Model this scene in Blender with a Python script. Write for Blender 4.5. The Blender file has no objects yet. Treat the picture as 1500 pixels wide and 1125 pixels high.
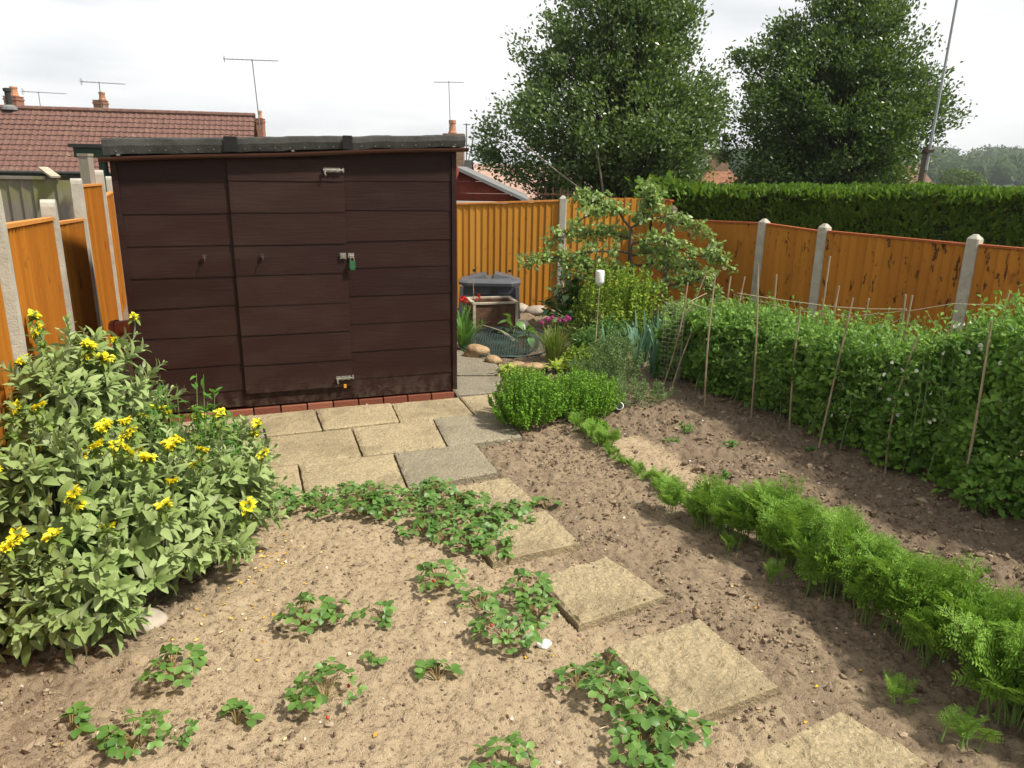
import bpy, bmesh, math, random
import numpy as np
from mathutils import Vector, Matrix, Quaternion

# ------------------------------------------------------------------ camera, sky, sun, exposure
C = bpy.context.scene.collection
SC = bpy.context.scene
PITCH, ROLL, CAM_H, FPX = math.radians(16), math.radians(1.0), 2.0, 1100.0
cam_d = bpy.data.cameras.new("camera"); cam = bpy.data.objects.new("camera", cam_d); C.objects.link(cam)
_fw = Vector((0, math.cos(PITCH), -math.sin(PITCH))); _u0 = Vector((0, math.sin(PITCH), math.cos(PITCH))); _r0 = Vector((1, 0, 0))
_rt = _r0 * math.cos(ROLL) + _u0 * math.sin(ROLL); _up = -_r0 * math.sin(ROLL) + _u0 * math.cos(ROLL)
cam.matrix_world = Matrix(((_rt.x, _up.x, -_fw.x, 0), (_rt.y, _up.y, -_fw.y, 0), (_rt.z, _up.z, -_fw.z, CAM_H), (0, 0, 0, 1)))
cam_d.sensor_width = 36.0; cam_d.lens = FPX / 1500.0 * 36.0; cam_d.clip_start = 0.05; cam_d.clip_end = 5000
SC.camera = cam

SUN_EL, SUN_AZ = math.radians(53), math.radians(108)          # azimuth clockwise from +Y (straight ahead)
SUN_DIR = Vector((math.sin(SUN_AZ) * math.cos(SUN_EL), math.cos(SUN_AZ) * math.cos(SUN_EL), math.sin(SUN_EL)))
W = bpy.data.worlds.new("World"); SC.world = W; W.use_nodes = True
wn = W.node_tree; wn.nodes.clear()
w_out = wn.nodes.new("ShaderNodeOutputWorld"); w_bg = wn.nodes.new("ShaderNodeBackground")
w_sky = wn.nodes.new("ShaderNodeTexSky"); w_sky.sky_type = 'NISHITA'; w_sky.sun_disc = False
w_sky.sun_elevation = SUN_EL; w_sky.sun_rotation = SUN_AZ
w_tc = wn.nodes.new("ShaderNodeTexCoord"); w_mp = wn.nodes.new("ShaderNodeMapping"); w_mp.inputs['Scale'].default_value = (1.0, 1.0, 4.5)
w_no = wn.nodes.new("ShaderNodeTexNoise"); w_no.inputs['Scale'].default_value = 1.7; w_no.inputs['Detail'].default_value = 5
w_cr = wn.nodes.new("ShaderNodeValToRGB")                        # thin high overcast: bright white with faint grey bands
w_cr.color_ramp.elements[0].position = 0.40; w_cr.color_ramp.elements[0].color = (4.35, 4.5, 4.6, 1)
w_cr.color_ramp.elements[1].position = 0.58; w_cr.color_ramp.elements[1].color = (6.9, 6.9, 6.9, 1)
w_mx = wn.nodes.new("ShaderNodeMix"); w_mx.data_type = 'RGBA'; w_mx.inputs[0].default_value = 0.94
wn.links.new(w_tc.outputs['Generated'], w_mp.inputs[0]); wn.links.new(w_mp.outputs[0], w_no.inputs['Vector'])
wn.links.new(w_no.outputs[0], w_cr.inputs[0]); wn.links.new(w_sky.outputs[0], w_mx.inputs[6]); wn.links.new(w_cr.outputs[0], w_mx.inputs[7])
wn.links.new(w_mx.outputs[2], w_bg.inputs[0]); w_bg.inputs[1].default_value = 0.1; wn.links.new(w_bg.outputs[0], w_out.inputs[0])
sun_d = bpy.data.lights.new("sun", 'SUN'); sun_d.energy = 4.4; sun_d.angle = math.radians(4); sun_d.color = (1.0, 0.95, 0.86)
sun = bpy.data.objects.new("sun", sun_d); C.objects.link(sun); sun.location = (20, -8, 30)
sun.rotation_euler = SUN_DIR.to_track_quat('Z', 'Y').to_euler()
SC.view_settings.view_transform = 'Standard'; SC.view_settings.look = 'None'; SC.view_settings.exposure = 0.7; SC.view_settings.gamma = 1.0
SC.view_settings.use_curve_mapping = False

# ------------------------------------------------------------------ helpers
rng = np.random.default_rng(11); random.seed(5)
PI = math.pi
def nrm(a): return a / np.maximum(np.linalg.norm(a, axis=-1, keepdims=True), 1e-9)
def wloc(o):
    v = np.zeros(3)
    while o is not None: v = v + np.array(o.location); o = o.parent
    return v
_ICO = {}
def ico(sub):
    if sub not in _ICO:
        b = bmesh.new(); bmesh.ops.create_icosphere(b, subdivisions=sub, radius=1.0)
        _ICO[sub] = (np.array([v.co[:] for v in b.verts]), np.array([[v.index for v in f.verts] for f in b.faces])); b.free()
    return _ICO[sub]
class MB:
    def __init__(s): s.V = []; s.L = []; s.S = []; s.M = []; s.n = 0
    def add(s, V, F, m=0):
        V = np.asarray(V, float).reshape(-1, 3)
        if isinstance(F, np.ndarray): s.L.append((F + s.n).ravel()); s.S.append(np.full(len(F), F.shape[1])); s.M.append(np.full(len(F), m))
        else:
            s.L.append(np.array([i + s.n for f in F for i in f])); s.S.append(np.array([len(f) for f in F])); s.M.append(np.full(len(F), m))
        s.V.append(V); s.n += len(V); return s
    def hexa(s, p, m=0):   # 0-3 bottom loop, 4-7 top loop, counter-clockwise from above
        return s.add(p, [(3, 2, 1, 0), (4, 5, 6, 7), (0, 1, 5, 4), (1, 2, 6, 5), (2, 3, 7, 6), (3, 0, 4, 7)], m)
    def box(s, c, d, ax=None, m=0):
        x, y, z = [k / 2 for k in d]
        P = np.array([(-x, -y, -z), (x, -y, -z), (x, y, -z), (-x, y, -z), (-x, -y, z), (x, -y, z), (x, y, z), (-x, y, z)])
        if ax is not None: P = P @ np.asarray(ax, float)
        return s.hexa(P + np.asarray(c, float), m)
    def tube(s, pts, r, n=6, m=0, cap=True):
        P = np.asarray(pts, float); k = len(P); r = np.broadcast_to(np.asarray(r, float), (k,))
        T = np.gradient(P, axis=0); T = nrm(T)
        a = np.array([0, 0, 1.0]) if abs(T[0][2]) < 0.9 else np.array([1.0, 0, 0])
        X = nrm(np.cross(T, a)); Y = np.cross(T, X)
        th = np.linspace(0, 2 * PI, n, endpoint=False)
        V = P[:, None] + r[:, None, None] * (np.cos(th)[None, :, None] * X[:, None] + np.sin(th)[None, :, None] * Y[:, None])
        F = [(i * n + j, i * n + (j + 1) % n, (i + 1) * n + (j + 1) % n, (i + 1) * n + j) for i in range(k - 1) for j in range(n)]
        if cap: F += [tuple(range(n - 1, -1, -1)), tuple((k - 1) * n + j for j in range(n))]
        return s.add(V.reshape(-1, 3), F, m)
    def lathe(s, prof, c=(0, 0, 0), n=16, m=0, ax=None, cap=True):
        th = np.linspace(0, 2 * PI, n, endpoint=False)
        V = np.array([[(r * math.cos(t), r * math.sin(t), z) for t in th] for r, z in prof]).reshape(-1, 3)
        if ax is not None: V = V @ np.asarray(ax, float)
        k = len(prof)
        F = [(i * n + j, i * n + (j + 1) % n, (i + 1) * n + (j + 1) % n, (i + 1) * n + j) for i in range(k - 1) for j in range(n)]
        if cap: F += [tuple(range(n - 1, -1, -1)), tuple((k - 1) * n + j for j in range(n))]
        return s.add(V + np.asarray(c, float), F, m)
    def blob(s, c, r, sub=2, jit=0.15, m=0, sd=0, freq=2.0):
        V, F = ico(sub); g = np.random.default_rng(sd)
        k = np.zeros(len(V))
        for _ in range(5):
            d = nrm(g.normal(size=3)); k += np.sin(V @ d * freq * (1 + g.random() * 2) + g.random() * 6)
        return s.add(V * (1 + jit * k[:, None] / 2.2) * np.asarray(r, float) + np.asarray(c, float), F, m)
    def prism(s, poly, z0, z1, m=0):
        k = len(poly); V = [(x, y, z0) for x, y in poly] + [(x, y, z1) for x, y in poly]
        return s.add(V, [tuple(range(k - 1, -1, -1)), tuple(range(k, 2 * k))] + [(i, (i + 1) % k, k + (i + 1) % k, k + i) for i in range(k)], m)
    def mesh(s, name, mats, smooth=False, off=None):
        V = np.concatenate(s.V); L = np.concatenate(s.L).astype(np.int32); S = np.concatenate(s.S).astype(np.int32); Mi = np.concatenate(s.M).astype(np.int32)
        if off is not None: V = V - off
        me = bpy.data.meshes.new(name); me.vertices.add(len(V)); me.vertices.foreach_set("co", V.astype(np.float32).ravel())
        me.loops.add(len(L)); me.loops.foreach_set("vertex_index", L)
        me.polygons.add(len(S)); st = np.concatenate([[0], np.cumsum(S)[:-1]]).astype(np.int32)
        me.polygons.foreach_set("loop_start", st); me.polygons.foreach_set("material_index", Mi)
        me.polygons.foreach_set("use_smooth", np.full(len(S), bool(smooth)))
        for mt in (mats if isinstance(mats, (list, tuple)) else [mats]): me.materials.append(mt)
        me.update(calc_edges=True); return me
    def build(s, name, mats, parent=None, smooth=False, at=None, loc=None):   # at: origin for world vertices; loc: place local vertices
        off = wloc(parent) if parent is not None else (np.asarray(at, float) if at is not None else None)
        o = bpy.data.objects.new(name, s.mesh(name, mats, smooth, off)); C.objects.link(o)
        if parent is not None: o.parent = parent
        elif at is not None: o.location = at
        elif loc is not None: o.location = loc
        return o
def tag(o, label, cat, group=None, kind=None):
    if label: o['label'] = label
    if cat: o['category'] = cat
    if group: o['group'] = group
    if kind: o['kind'] = kind
    return o
def thing(name, label, cat, loc=(0, 0, 0), group=None):
    o = bpy.data.objects.new(name, None); C.objects.link(o); o.location = loc; o.empty_display_size = 0.1
    return tag(o, label, cat, group)
def struct(o): o['kind'] = 'structure'; return o
def dup(o, parent=None, loc=None, rz=None, sc=None, label=None):
    c = o.copy(); C.objects.link(c); c.parent = parent
    if loc is not None: c.location = loc
    if rz is not None: c.rotation_euler = (0, 0, rz)
    if sc is not None: c.scale = (sc, sc, sc)
    if label: c['label'] = label
    for ch in list(o.children): dup(ch, c)
    return c
# ---- leaf scattering
def leaf_T(w=0.25, n=4, fold=0.2, droop=0.25, peak=0.45, ser=0.0, blunt=0.85):
    """one leaf along +Y, length 1: midrib and two margins"""
    V = []; F = []
    for i in range(n + 1):
        t = i / n
        e = math.log(0.5) / math.log(peak)
        hw = w * math.sin(PI * min(max(t, 0.02), 0.985) ** e) ** blunt
        if ser and i % 2: hw *= 1 - ser
        z = 0.22 * t - droop * t * t * 1.4
        V += [(-hw, t, z + fold * hw), (0, t, z), (hw, t, z + fold * hw)]
    for i in range(n):
        a = 3 * i; F += [(a, a + 1, a + 4, a + 3), (a + 1, a + 2, a + 5, a + 4)]
    return np.array(V), np.array(F)
DIAM = (np.array([(0, 0, 0), (0.3, 0.45, 0.06), (0, 1, 0), (-0.3, 0.45, 0.06)]), np.array([(0, 1, 2), (0, 2, 3)]))
NARROW = (np.array([(0, 0, 0), (0.14, 0.5, 0.03), (0, 1, 0), (-0.14, 0.5, 0.03)]), np.array([(0, 1, 2), (0, 2, 3)]))
def scatter(mb, T, pos, dirs, up, sc, m=0):
    TV, TF = T; n = len(pos)
    if n == 0: return
    y = nrm(np.asarray(dirs, float)); z = np.asarray(up, float); z = nrm(z - (z * y).sum(1, keepdims=True) * y + 1e-6); x = np.cross(y, z)
    sc = np.broadcast_to(np.asarray(sc, float), (n,))[:, None, None]
    V = pos[:, None] + sc * (TV[None, :, 0:1] * x[:, None] + TV[None, :, 1:2] * y[:, None] + TV[None, :, 2:3] * z[:, None])
    F = (TF[None] + (np.arange(n) * len(TV))[:, None, None]).reshape(-1, TF.shape[1])
    mb.add(V.reshape(-1, 3), F, m)
def rdir(n, up=0.0, g=None):
    g = g or rng; d = nrm(g.normal(size=(n, 3))); d[:, 2] += up; return nrm(d)
# ---- value noise for terrain
def vn(x, y, sd=0):
    xi = np.floor(x).astype(np.int64); yi = np.floor(y).astype(np.int64); fx = x - xi; fy = y - yi
    fx = fx * fx * (3 - 2 * fx); fy = fy * fy * (3 - 2 * fy)
    def h(a, b):
        k = (a * 374761393 + b * 668265263 + sd * 982451653) & 0xFFFFFFFF; k = ((k ^ (k >> 13)) * 1274126177) & 0xFFFFFFFF
        return ((k ^ (k >> 16)) & 0xFFFF) / 65535.0
    return (h(xi, yi) * (1 - fx) + h(xi + 1, yi) * fx) * (1 - fy) + (h(xi, yi + 1) * (1 - fx) + h(xi + 1, yi + 1) * fx) * fy
def fbm(x, y, s, o=4, sd=0):
    x = np.asarray(x, float); y = np.asarray(y, float)
    a = 0; w = 0.5; t = 0
    for i in range(o): a = a + w * (vn(x / s, y / s, sd + i) - 0.5); t += w; w *= 0.55; s = s / 2.03
    return a / t * 2

# ------------------------------------------------------------------ materials
class NT:
    def __init__(s, name, rough=0.8, spec=0.3):
        s.mat = bpy.data.materials.new(name); s.mat.use_nodes = True; s.t = s.mat.node_tree
        s.b = s.t.nodes['Principled BSDF']; s.out = s.t.nodes['Material Output']
        s.b.inputs['Roughness'].default_value = rough; s.b.inputs['Specular IOR Level'].default_value = spec
    def n(s, t): return s.t.nodes.new(t)
    def l(s, a, b):
        if hasattr(a, 'is_output'): s.t.links.new(a, b)
        else: b.default_value = a if not (isinstance(a, tuple) and len(a) == 3 and b.type == 'RGBA') else (*a, 1)
        return s
    def co(s, k='Object'): return s.n('ShaderNodeTexCoord').outputs[k]
    def mp(s, sc=(1, 1, 1), k='Object', rot=(0, 0, 0)):
        m = s.n('ShaderNodeMapping'); s.l(s.co(k), m.inputs[0]); m.inputs['Scale'].default_value = sc; m.inputs['Rotation'].default_value = rot; return m.outputs[0]
    def noise(s, scale, det=4, rough=0.55, vec=None, dist=0.0):
        q = s.n('ShaderNodeTexNoise'); q.inputs['Scale'].default_value = scale; q.inputs['Detail'].default_value = det; q.inputs['Roughness'].default_value = rough
        q.inputs['Distortion'].default_value = dist; s.l(vec if vec is not None else s.co(), q.inputs['Vector']); return q.outputs[0]
    def vor(s, scale, vec=None, feat='F1'):
        q = s.n('ShaderNodeTexVoronoi'); q.feature = feat; q.inputs['Scale'].default_value = scale; s.l(vec if vec is not None else s.co(), q.inputs['Vector']); return q.outputs['Distance']
    def ramp(s, f, st):
        q = s.n('ShaderNodeValToRGB'); e = q.color_ramp.elements
        while len(e) < len(st): e.new(0.5)
        for i, (p, c) in enumerate(st): e[i].position = p; e[i].color = (*c, 1) if not isinstance(c, (int, float)) else (c, c, c, 1)
        s.l(f, q.inputs[0]); return q.outputs[0]
    def mix(s, f, a, b, mode='MIX'):
        q = s.n('ShaderNodeMix'); q.data_type = 'RGBA'; q.blend_type = mode; s.l(f, q.inputs[0]); s.l(a, q.inputs[6]); s.l(b, q.inputs[7]); return q.outputs[2]
    def math(s, op, a, b=0.5):
        q = s.n('ShaderNodeMath'); q.operation = op; s.l(a, q.inputs[0]); s.l(b, q.inputs[1]); return q.outputs[0]
    def isl(s): return s.n('ShaderNodeNewGeometry').outputs['Random Per Island']
    def attr(s, k): q = s.n('ShaderNodeAttribute'); q.attribute_name = k; return q.outputs['Fac']
    def bump(s, h, st=0.5, d=0.02):
        q = s.n('ShaderNodeBump'); q.inputs['Strength'].default_value = st; q.inputs['Distance'].default_value = d; s.l(h, q.inputs['Height']); s.l(q.outputs[0], s.b.inputs['Normal']); return s
    def col(s, c): s.l(c, s.b.inputs['Base Color']); return s
    def rough(s, c): s.l(c, s.b.inputs['Roughness']); return s
def leaf_mat(name, stops, trans=0.3, rough=0.5, spec=0.35, back=None, tcol=None):
    N = NT(name, rough, spec)
    c = N.ramp(N.isl(), [(i / (len(stops) - 1), q) for i, q in enumerate(stops)])
    if back is not None: c = N.mix(N.n('ShaderNodeNewGeometry').outputs['Backfacing'], c, back)
    N.col(c)
    if trans > 0:
        t = N.n('ShaderNodeBsdfTranslucent'); N.l(N.mix(0.6, c, tcol or (0.25, 0.42, 0.03)), t.inputs[0])
        m = N.n('ShaderNodeMixShader'); m.inputs[0].default_value = trans
        N.t.links.new(N.b.outputs[0], m.inputs[1]); N.t.links.new(t.outputs[0], m.inputs[2]); N.t.links.new(m.outputs[0], N.out.inputs['Surface'])
    return N.mat
def flat(name, c, rough=0.7, spec=0.3, var=0.25, sc=12.0, bump=0.15, metal=0.0):
    N = NT(name, rough, spec); f = N.noise(sc, 5)
    N.col(N.ramp(f, [(0.25, tuple(k * (1 - var) for k in c)), (0.75, tuple(min(1, k * (1 + var)) for k in c))]))
    N.b.inputs['Metallic'].default_value = metal
    if bump: N.bump(N.noise(sc * 5, 3), bump, 0.01)
    return N.mat
M = {}
# soil: pale dry crust, darker crumbs where it has been dug ("tilled" is stored on the ground mesh)
N = NT('soil', 0.95, 0.1); til = N.attr('tilled'); lawn = N.attr('lawn')
n1 = N.noise(1.3, 6, 0.6); n2 = N.noise(9, 6, 0.65); n3 = N.noise(34, 5, 0.75); n4 = N.noise(180, 3, 0.7)
dry = N.mix(N.math('ADD', N.math('MULTIPLY', n1, 0.5), N.math('MULTIPLY', n2, 0.5)), (0.315, 0.222, 0.136), (0.56, 0.446, 0.285))
dug = N.mix(n2, (0.132, 0.095, 0.062), (0.310, 0.234, 0.158))
tf = N.ramp(N.math('ADD', til, N.math('MULTIPLY', N.math('SUBTRACT', n2, 0.5), 1.1)), [(0.25, 0.0), (0.75, 1.0)])
base = N.mix(tf, dry, dug)
base = N.mix(N.ramp(n3, [(0.32, 0.95), (0.49, 0.0)]), base, (0.115, 0.077, 0.048))  # dark specks painted in for the shade of small pits and crumbs
cr = N.vor(9, N.mix(0.16, N.co(), N.noise(7, 5, 0.7)), 'DISTANCE_TO_EDGE'); crk = N.math('MULTIPLY', N.ramp(cr, [(0.0, 1.0), (0.035, 0.0)]), N.ramp(n1, [(0.5, 0.0), (0.66, 0.42)]))
base = N.mix(crk, base, (0.10, 0.066, 0.040))
base = N.mix(N.ramp(n4, [(0.66, 0.0), (0.8, 0.5)]), base, (0.42, 0.34, 0.24))
grass = N.mix(n1, (0.035, 0.075, 0.015), (0.09, 0.13, 0.035))
N.col(N.mix(lawn, base, grass))
N.bump(N.math('ADD', N.math('MULTIPLY', n2, 0.6), N.math('ADD', N.math('MULTIPLY', n3, 0.5), N.math('MULTIPLY', n4, 0.22))), 1.0, 0.045)
M['soil'] = N.mat
N = NT('clod', 0.95, 0.1); N.col(N.ramp(N.isl(), [(0, (0.105, 0.074, 0.048)), (0.6, (0.205, 0.150, 0.099)), (1, (0.315, 0.240, 0.160))])); N.bump(N.noise(90, 3), 0.6, 0.01); M['clod'] = N.mat
N = NT('pebble', 0.7, 0.3); N.col(N.ramp(N.isl(), [(0, (0.28, 0.22, 0.16)), (0.5, (0.5, 0.44, 0.36)), (1, (0.72, 0.70, 0.66))])); M['pebble'] = N.mat
N = NT('straw', 0.9, 0.1); N.col(N.ramp(N.isl(), [(0, (0.10, 0.06, 0.035)), (0.5, (0.32, 0.24, 0.14)), (1, (0.55, 0.47, 0.32))])); M['straw'] = N.mat
N = NT('petal_fallen', 0.8, 0.1); N.col(N.ramp(N.isl(), [(0, (0.42, 0.17, 0.03)), (0.5, (0.62, 0.38, 0.03)), (1, (0.7, 0.58, 0.35))])); M['petal_fallen'] = N.mat
# riven concrete paving
def slab_mat(name, a, b, dark):
    N = NT(name, 0.85, 0.25); f = N.noise(4, 6, 0.6); g = N.noise(60, 4, 0.7); r = N.noise(13, 7, 0.65, dist=2.2)
    c = N.mix(f, a, b); c = N.mix(N.ramp(g, [(0.35, 0.55), (0.6, 0.0)]), c, dark)
    c = N.mix(N.ramp(N.noise(2.2, 5, 0.7), [(0.48, 0.0), (0.68, 0.55)]), c, dark)
    c = N.mix(N.ramp(r, [(0.34, 0.6), (0.46, 0.0)]), c, dark); c = N.mix(N.ramp(N.noise(90, 3), [(0.58, 0.0), (0.72, 0.7)]), c, (0.60, 0.53, 0.40))
    c = N.mix(0.55, c, N.mix(1.0, c, N.ramp(N.isl(), [(0, (0.80, 0.79, 0.78)), (1, (1.0, 1.0, 1.0))]), 'MULTIPLY')); c = N.mix(N.ramp(N.noise(1.1, 4, 0.7), [(0.5, 0.0), (0.7, 0.45)]), c, dark)
    N.col(c).bump(N.math('ADD', r, N.math('MULTIPLY', g, 0.5)), 0.8, 0.03); return N.mat
M['slab'] = slab_mat('buff_slab', (0.345, 0.268, 0.150), (0.485, 0.392, 0.232), (0.20, 0.155, 0.092))
M['slab_grey'] = slab_mat('grey_slab', (0.265, 0.228, 0.152), (0.335, 0.292, 0.200), (0.18, 0.155, 0.105))
M['path'] = slab_mat('path_concrete', (0.215, 0.185, 0.135), (0.30, 0.262, 0.190), (0.14, 0.12, 0.085))
# fences
def fence_mat(name, a, b, dark, streak):
    N = NT(name, 0.75, 0.2); g = N.noise(6, 6, 0.65, vec=N.mp((9, 9, 0.5))); i = N.isl()
    c = N.mix(N.math('ADD', N.math('MULTIPLY', g, 0.45), N.math('MULTIPLY', i, 0.55)), a, b)
    c = N.mix(N.ramp(N.noise(7, 4, 0.6, vec=N.mp((1, 1, 0.65))), [(0.62, 0.0), (0.72, 0.8)]), c, dark)
    if streak:
        s = N.noise(3.2, 4, 0.75, vec=N.mp((3.4, 3.4, 1.25))); c = N.mix(N.ramp(s, [(0.585, 0.0), (0.635, 0.92)]), c, (0.035, 0.016, 0.008))
        s = N.noise(1.1, 5, 0.6); c = N.mix(N.ramp(s, [(0.5, 0.0), (0.75, 0.55)]), c, dark)
    N.col(c).bump(g, 0.35, 0.01); return N.mat
M['fence'] = fence_mat('orange_fence_wood', (0.335, 0.130, 0.013), (0.53, 0.250, 0.032), (0.19, 0.068, 0.010), False)
M['fence_left'] = fence_mat('deep_orange_fence_wood', (0.27, 0.092, 0.009), (0.43, 0.175, 0.018), (0.14, 0.046, 0.007), False)
M['fence_right'] = fence_mat('orange_fence_wood_stained', (0.315, 0.116, 0.013), (0.45, 0.182, 0.022), (0.17, 0.058, 0.009), True)
M['fence_cap'] = flat('fence_cap_wood', (0.52, 0.21, 0.045), 0.7, 0.2, 0.2, 20)
M['fence_cap_red'] = flat('fence_cap_red', (0.30, 0.080, 0.022), 0.7, 0.2, 0.2, 20)
N = NT('grey_weathered_wood', 0.9, 0.1); g = N.noise(6, 6, 0.65, vec=N.mp((6, 6, 0.5)))
c = N.mix(N.math('ADD', N.math('MULTIPLY', g, 0.6), N.math('MULTIPLY', N.isl(), 0.4)), (0.10, 0.085, 0.07), (0.33, 0.295, 0.245))
c = N.mix(N.ramp(N.noise(1.6, 4), [(0.5, 0.0), (0.66, 0.8)]), c, (0.17, 0.18, 0.055)); N.col(c).bump(g, 0.4, 0.01); M['greywood'] = N.mat
N = NT('concrete_post', 0.9, 0.2); f = N.noise(7, 6, 0.65); c = N.ramp(f, [(0.3, (0.30, 0.275, 0.225)), (0.7, (0.45, 0.42, 0.35))])
c = N.mix(N.ramp(N.noise(3, 5, 0.7), [(0.55, 0.0), (0.72, 0.7)]), c, (0.20, 0.18, 0.12)); N.col(c).bump(N.noise(90, 3), 0.5, 0.008); M['post'] = N.mat
# shed
def shed_mat(name, a, b, pale):
    N = NT(name, 0.55, 0.16); g = N.noise(5, 6, 0.65, vec=N.mp((1.2, 1.2, 16))); p = N.noise(1.7, 5, 0.6, vec=N.mp((1, 1, 2.6)))
    c = N.mix(N.math('ADD', N.math('MULTIPLY', g, 0.4), N.math('MULTIPLY', N.isl(), 0.6)), a, b); c = N.mix(N.ramp(p, [(0.48, 0.0), (0.75, 0.55)]), c, pale)
    c = N.mix(N.ramp(N.noise(24, 3), [(0.70, 0.0), (0.76, 0.6)]), c, pale)
    sp = N.n('ShaderNodeSeparateXYZ'); N.l(N.co(), sp.inputs[0]); c = N.mix(N.math('MULTIPLY', N.ramp(sp.outputs[2], [(0.05, 0.6), (0.30, 0.0)]), N.ramp(N.noise(14, 5, 0.7), [(0.42, 0.0), (0.62, 1.0)])), c, (0.085, 0.062, 0.043))
    N.col(c).bump(g, 0.4, 0.008); N.rough(N.ramp(p, [(0.3, 0.42), (0.7, 0.62)])); return N.mat
M['shed'] = shed_mat('dark_brown_shed_boards', (0.0170, 0.0064, 0.0050), (0.0270, 0.0106, 0.0078), (0.036, 0.0195, 0.0150))
M['door'] = shed_mat('dark_brown_door_boards', (0.0190, 0.0076, 0.0060), (0.0290, 0.0122, 0.0092), (0.043, 0.0255, 0.0200))
N = NT('roof_felt', 0.95, 0.1); f = N.noise(5, 6, 0.7); c = N.ramp(f, [(0.3, (0.030, 0.030, 0.027)), (0.7, (0.072, 0.071, 0.064))])
c = N.mix(N.ramp(N.noise(140, 2), [(0.6, 0.0), (0.75, 0.7)]), c, (0.17, 0.17, 0.15)); N.col(c).bump(N.noise(220, 3), 0.7, 0.006); M['felt'] = N.mat
M['bitumen'] = flat('bitumen_black', (0.012, 0.012, 0.011), 0.8, 0.2)
M['gutter'] = flat('brown_gutter_plastic', (0.060, 0.022, 0.015), 0.4, 0.4, 0.2, 4, 0)
M['white'] = flat('white_plastic', (0.72, 0.72, 0.70), 0.4, 0.4, 0.06, 6, 0)
M['zinc'] = flat('galvanised_steel', (0.27, 0.25, 0.21), 0.45, 0.5, 0.35, 30, 0.1, 0.6)
M['rust'] = flat('rusty_iron', (0.05, 0.03, 0.02), 0.8, 0.3, 0.5, 40)
M['green_plastic'] = flat('green_lock_plastic', (0.02, 0.10, 0.04), 0.4, 0.4, 0.1, 9, 0)
M['orange_tag'] = flat('orange_paint', (0.55, 0.25, 0.02), 0.5, 0.3, 0.1, 9, 0)
def brick_mat(name, a, b, mort, sc=4.4):
    N = NT(name, 0.9, 0.15); q = N.n('ShaderNodeTexBrick'); N.l(N.mp((1, 1, 1), rot=(PI / 2, 0, 0)), q.inputs['Vector'])
    q.inputs['Color1'].default_value = (*a, 1); q.inputs['Color2'].default_value = (*b, 1); q.inputs['Mortar'].default_value = (*mort, 1); q.inputs['Scale'].default_value = sc
    N.col(N.mix(0.25, q.outputs[0], N.ramp(N.noise(8, 4), [(0.3, tuple(k * 0.6 for k in a)), (0.7, b)]))); N.bump(q.outputs[1], 0.4, 0.01); return N.mat
M['brick'] = brick_mat('red_brick', (0.22, 0.085, 0.05), (0.30, 0.13, 0.075), (0.30, 0.26, 0.21))
M['brick_brown'] = brick_mat('brown_brick', (0.17, 0.095, 0.06), (0.28, 0.175, 0.11), (0.30, 0.26, 0.21))
N = NT('plinth_brick', 0.9, 0.2); N.col(N.ramp(N.isl(), [(0, (0.15, 0.046, 0.026)), (1, (0.25, 0.092, 0.052))])); N.bump(N.noise(60, 4), 0.5, 0.01); M['plinth'] = N.mat
# roof tiles
N = NT('red_brown_tile', 0.85, 0.2); i = N.noise(9, 4, 0.6); c = N.ramp(i, [(0.25, (0.090, 0.045, 0.036)), (0.75, (0.180, 0.098, 0.078))])
c = N.mix(N.ramp(N.noise(3.3, 6, 0.7), [(0.56, 0.0), (0.72, 0.6)]), c, (0.25, 0.185, 0.095)); c = N.mix(N.ramp(N.noise(26, 2), [(0.72, 0.0), (0.78, 0.8)]), c, (0.42, 0.38, 0.28)); N.col(c); M['tile'] = N.mat
M['tile_pink'] = flat('pale_pink_tile', (0.36, 0.235, 0.185), 0.9, 0.1, 0.2, 3)
M['tile_brown'] = flat('rusty_brown_tile', (0.21, 0.105, 0.060), 0.9, 0.1, 0.35, 6)
M['slate'] = flat('dark_slate', (0.028, 0.028, 0.026), 0.7, 0.3, 0.3, 4)
M['clay'] = flat('clay_pot', (0.42, 0.20, 0.105), 0.8, 0.2, 0.25, 6)
M['terracotta'] = flat('terracotta', (0.36, 0.085, 0.032), 0.6, 0.3, 0.35, 9)
M['render'] = flat('pale_render', (0.5, 0.47, 0.42), 0.9, 0.1, 0.1, 2)
M['green_paint'] = flat('dark_green_paint', (0.020, 0.038, 0.022), 0.6, 0.3, 0.3, 5)
M['red_paint'] = flat('red_stain_boards', (0.125, 0.024, 0.014), 0.7, 0.2, 0.25, 5)
M['grey_felt'] = flat('grey_felt', (0.17, 0.17, 0.165), 0.9, 0.1, 0.2, 8)
M['aerial'] = flat('aerial_metal', (0.16, 0.16, 0.16), 0.5, 0.4, 0.2, 5, 0, 0.5)
M['bin'] = flat('grey_bin_plastic', (0.045, 0.049, 0.056), 0.45, 0.4, 0.2, 5, 0.05)
M['bin_lid'] = flat('grey_lid_plastic', (0.080, 0.086, 0.096), 0.4, 0.4, 0.2, 5, 0.05)
M['planter'] = flat('weathered_planter_board', (0.115, 0.060, 0.038), 0.85, 0.15, 0.4, 14, 0.3)
M['planter_rim'] = flat('pale_rim_wood', (0.36, 0.31, 0.23), 0.8, 0.2, 0.25, 14)
N = NT('bamboo_cane', 0.7, 0.3); N.col(N.ramp(N.noise(5, 5, 0.6, vec=N.mp((6, 6, 1.2))), [(0.3, (0.18, 0.125, 0.075)), (0.7, (0.40, 0.32, 0.215))])); M['cane'] = N.mat
M['string'] = flat('twine', (0.42, 0.37, 0.26), 0.9, 0.1, 0.2, 30, 0)
M['net'] = flat('pond_net_plastic', (0.050, 0.078, 0.068), 0.6, 0.2, 0.2, 10, 0)
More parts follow.
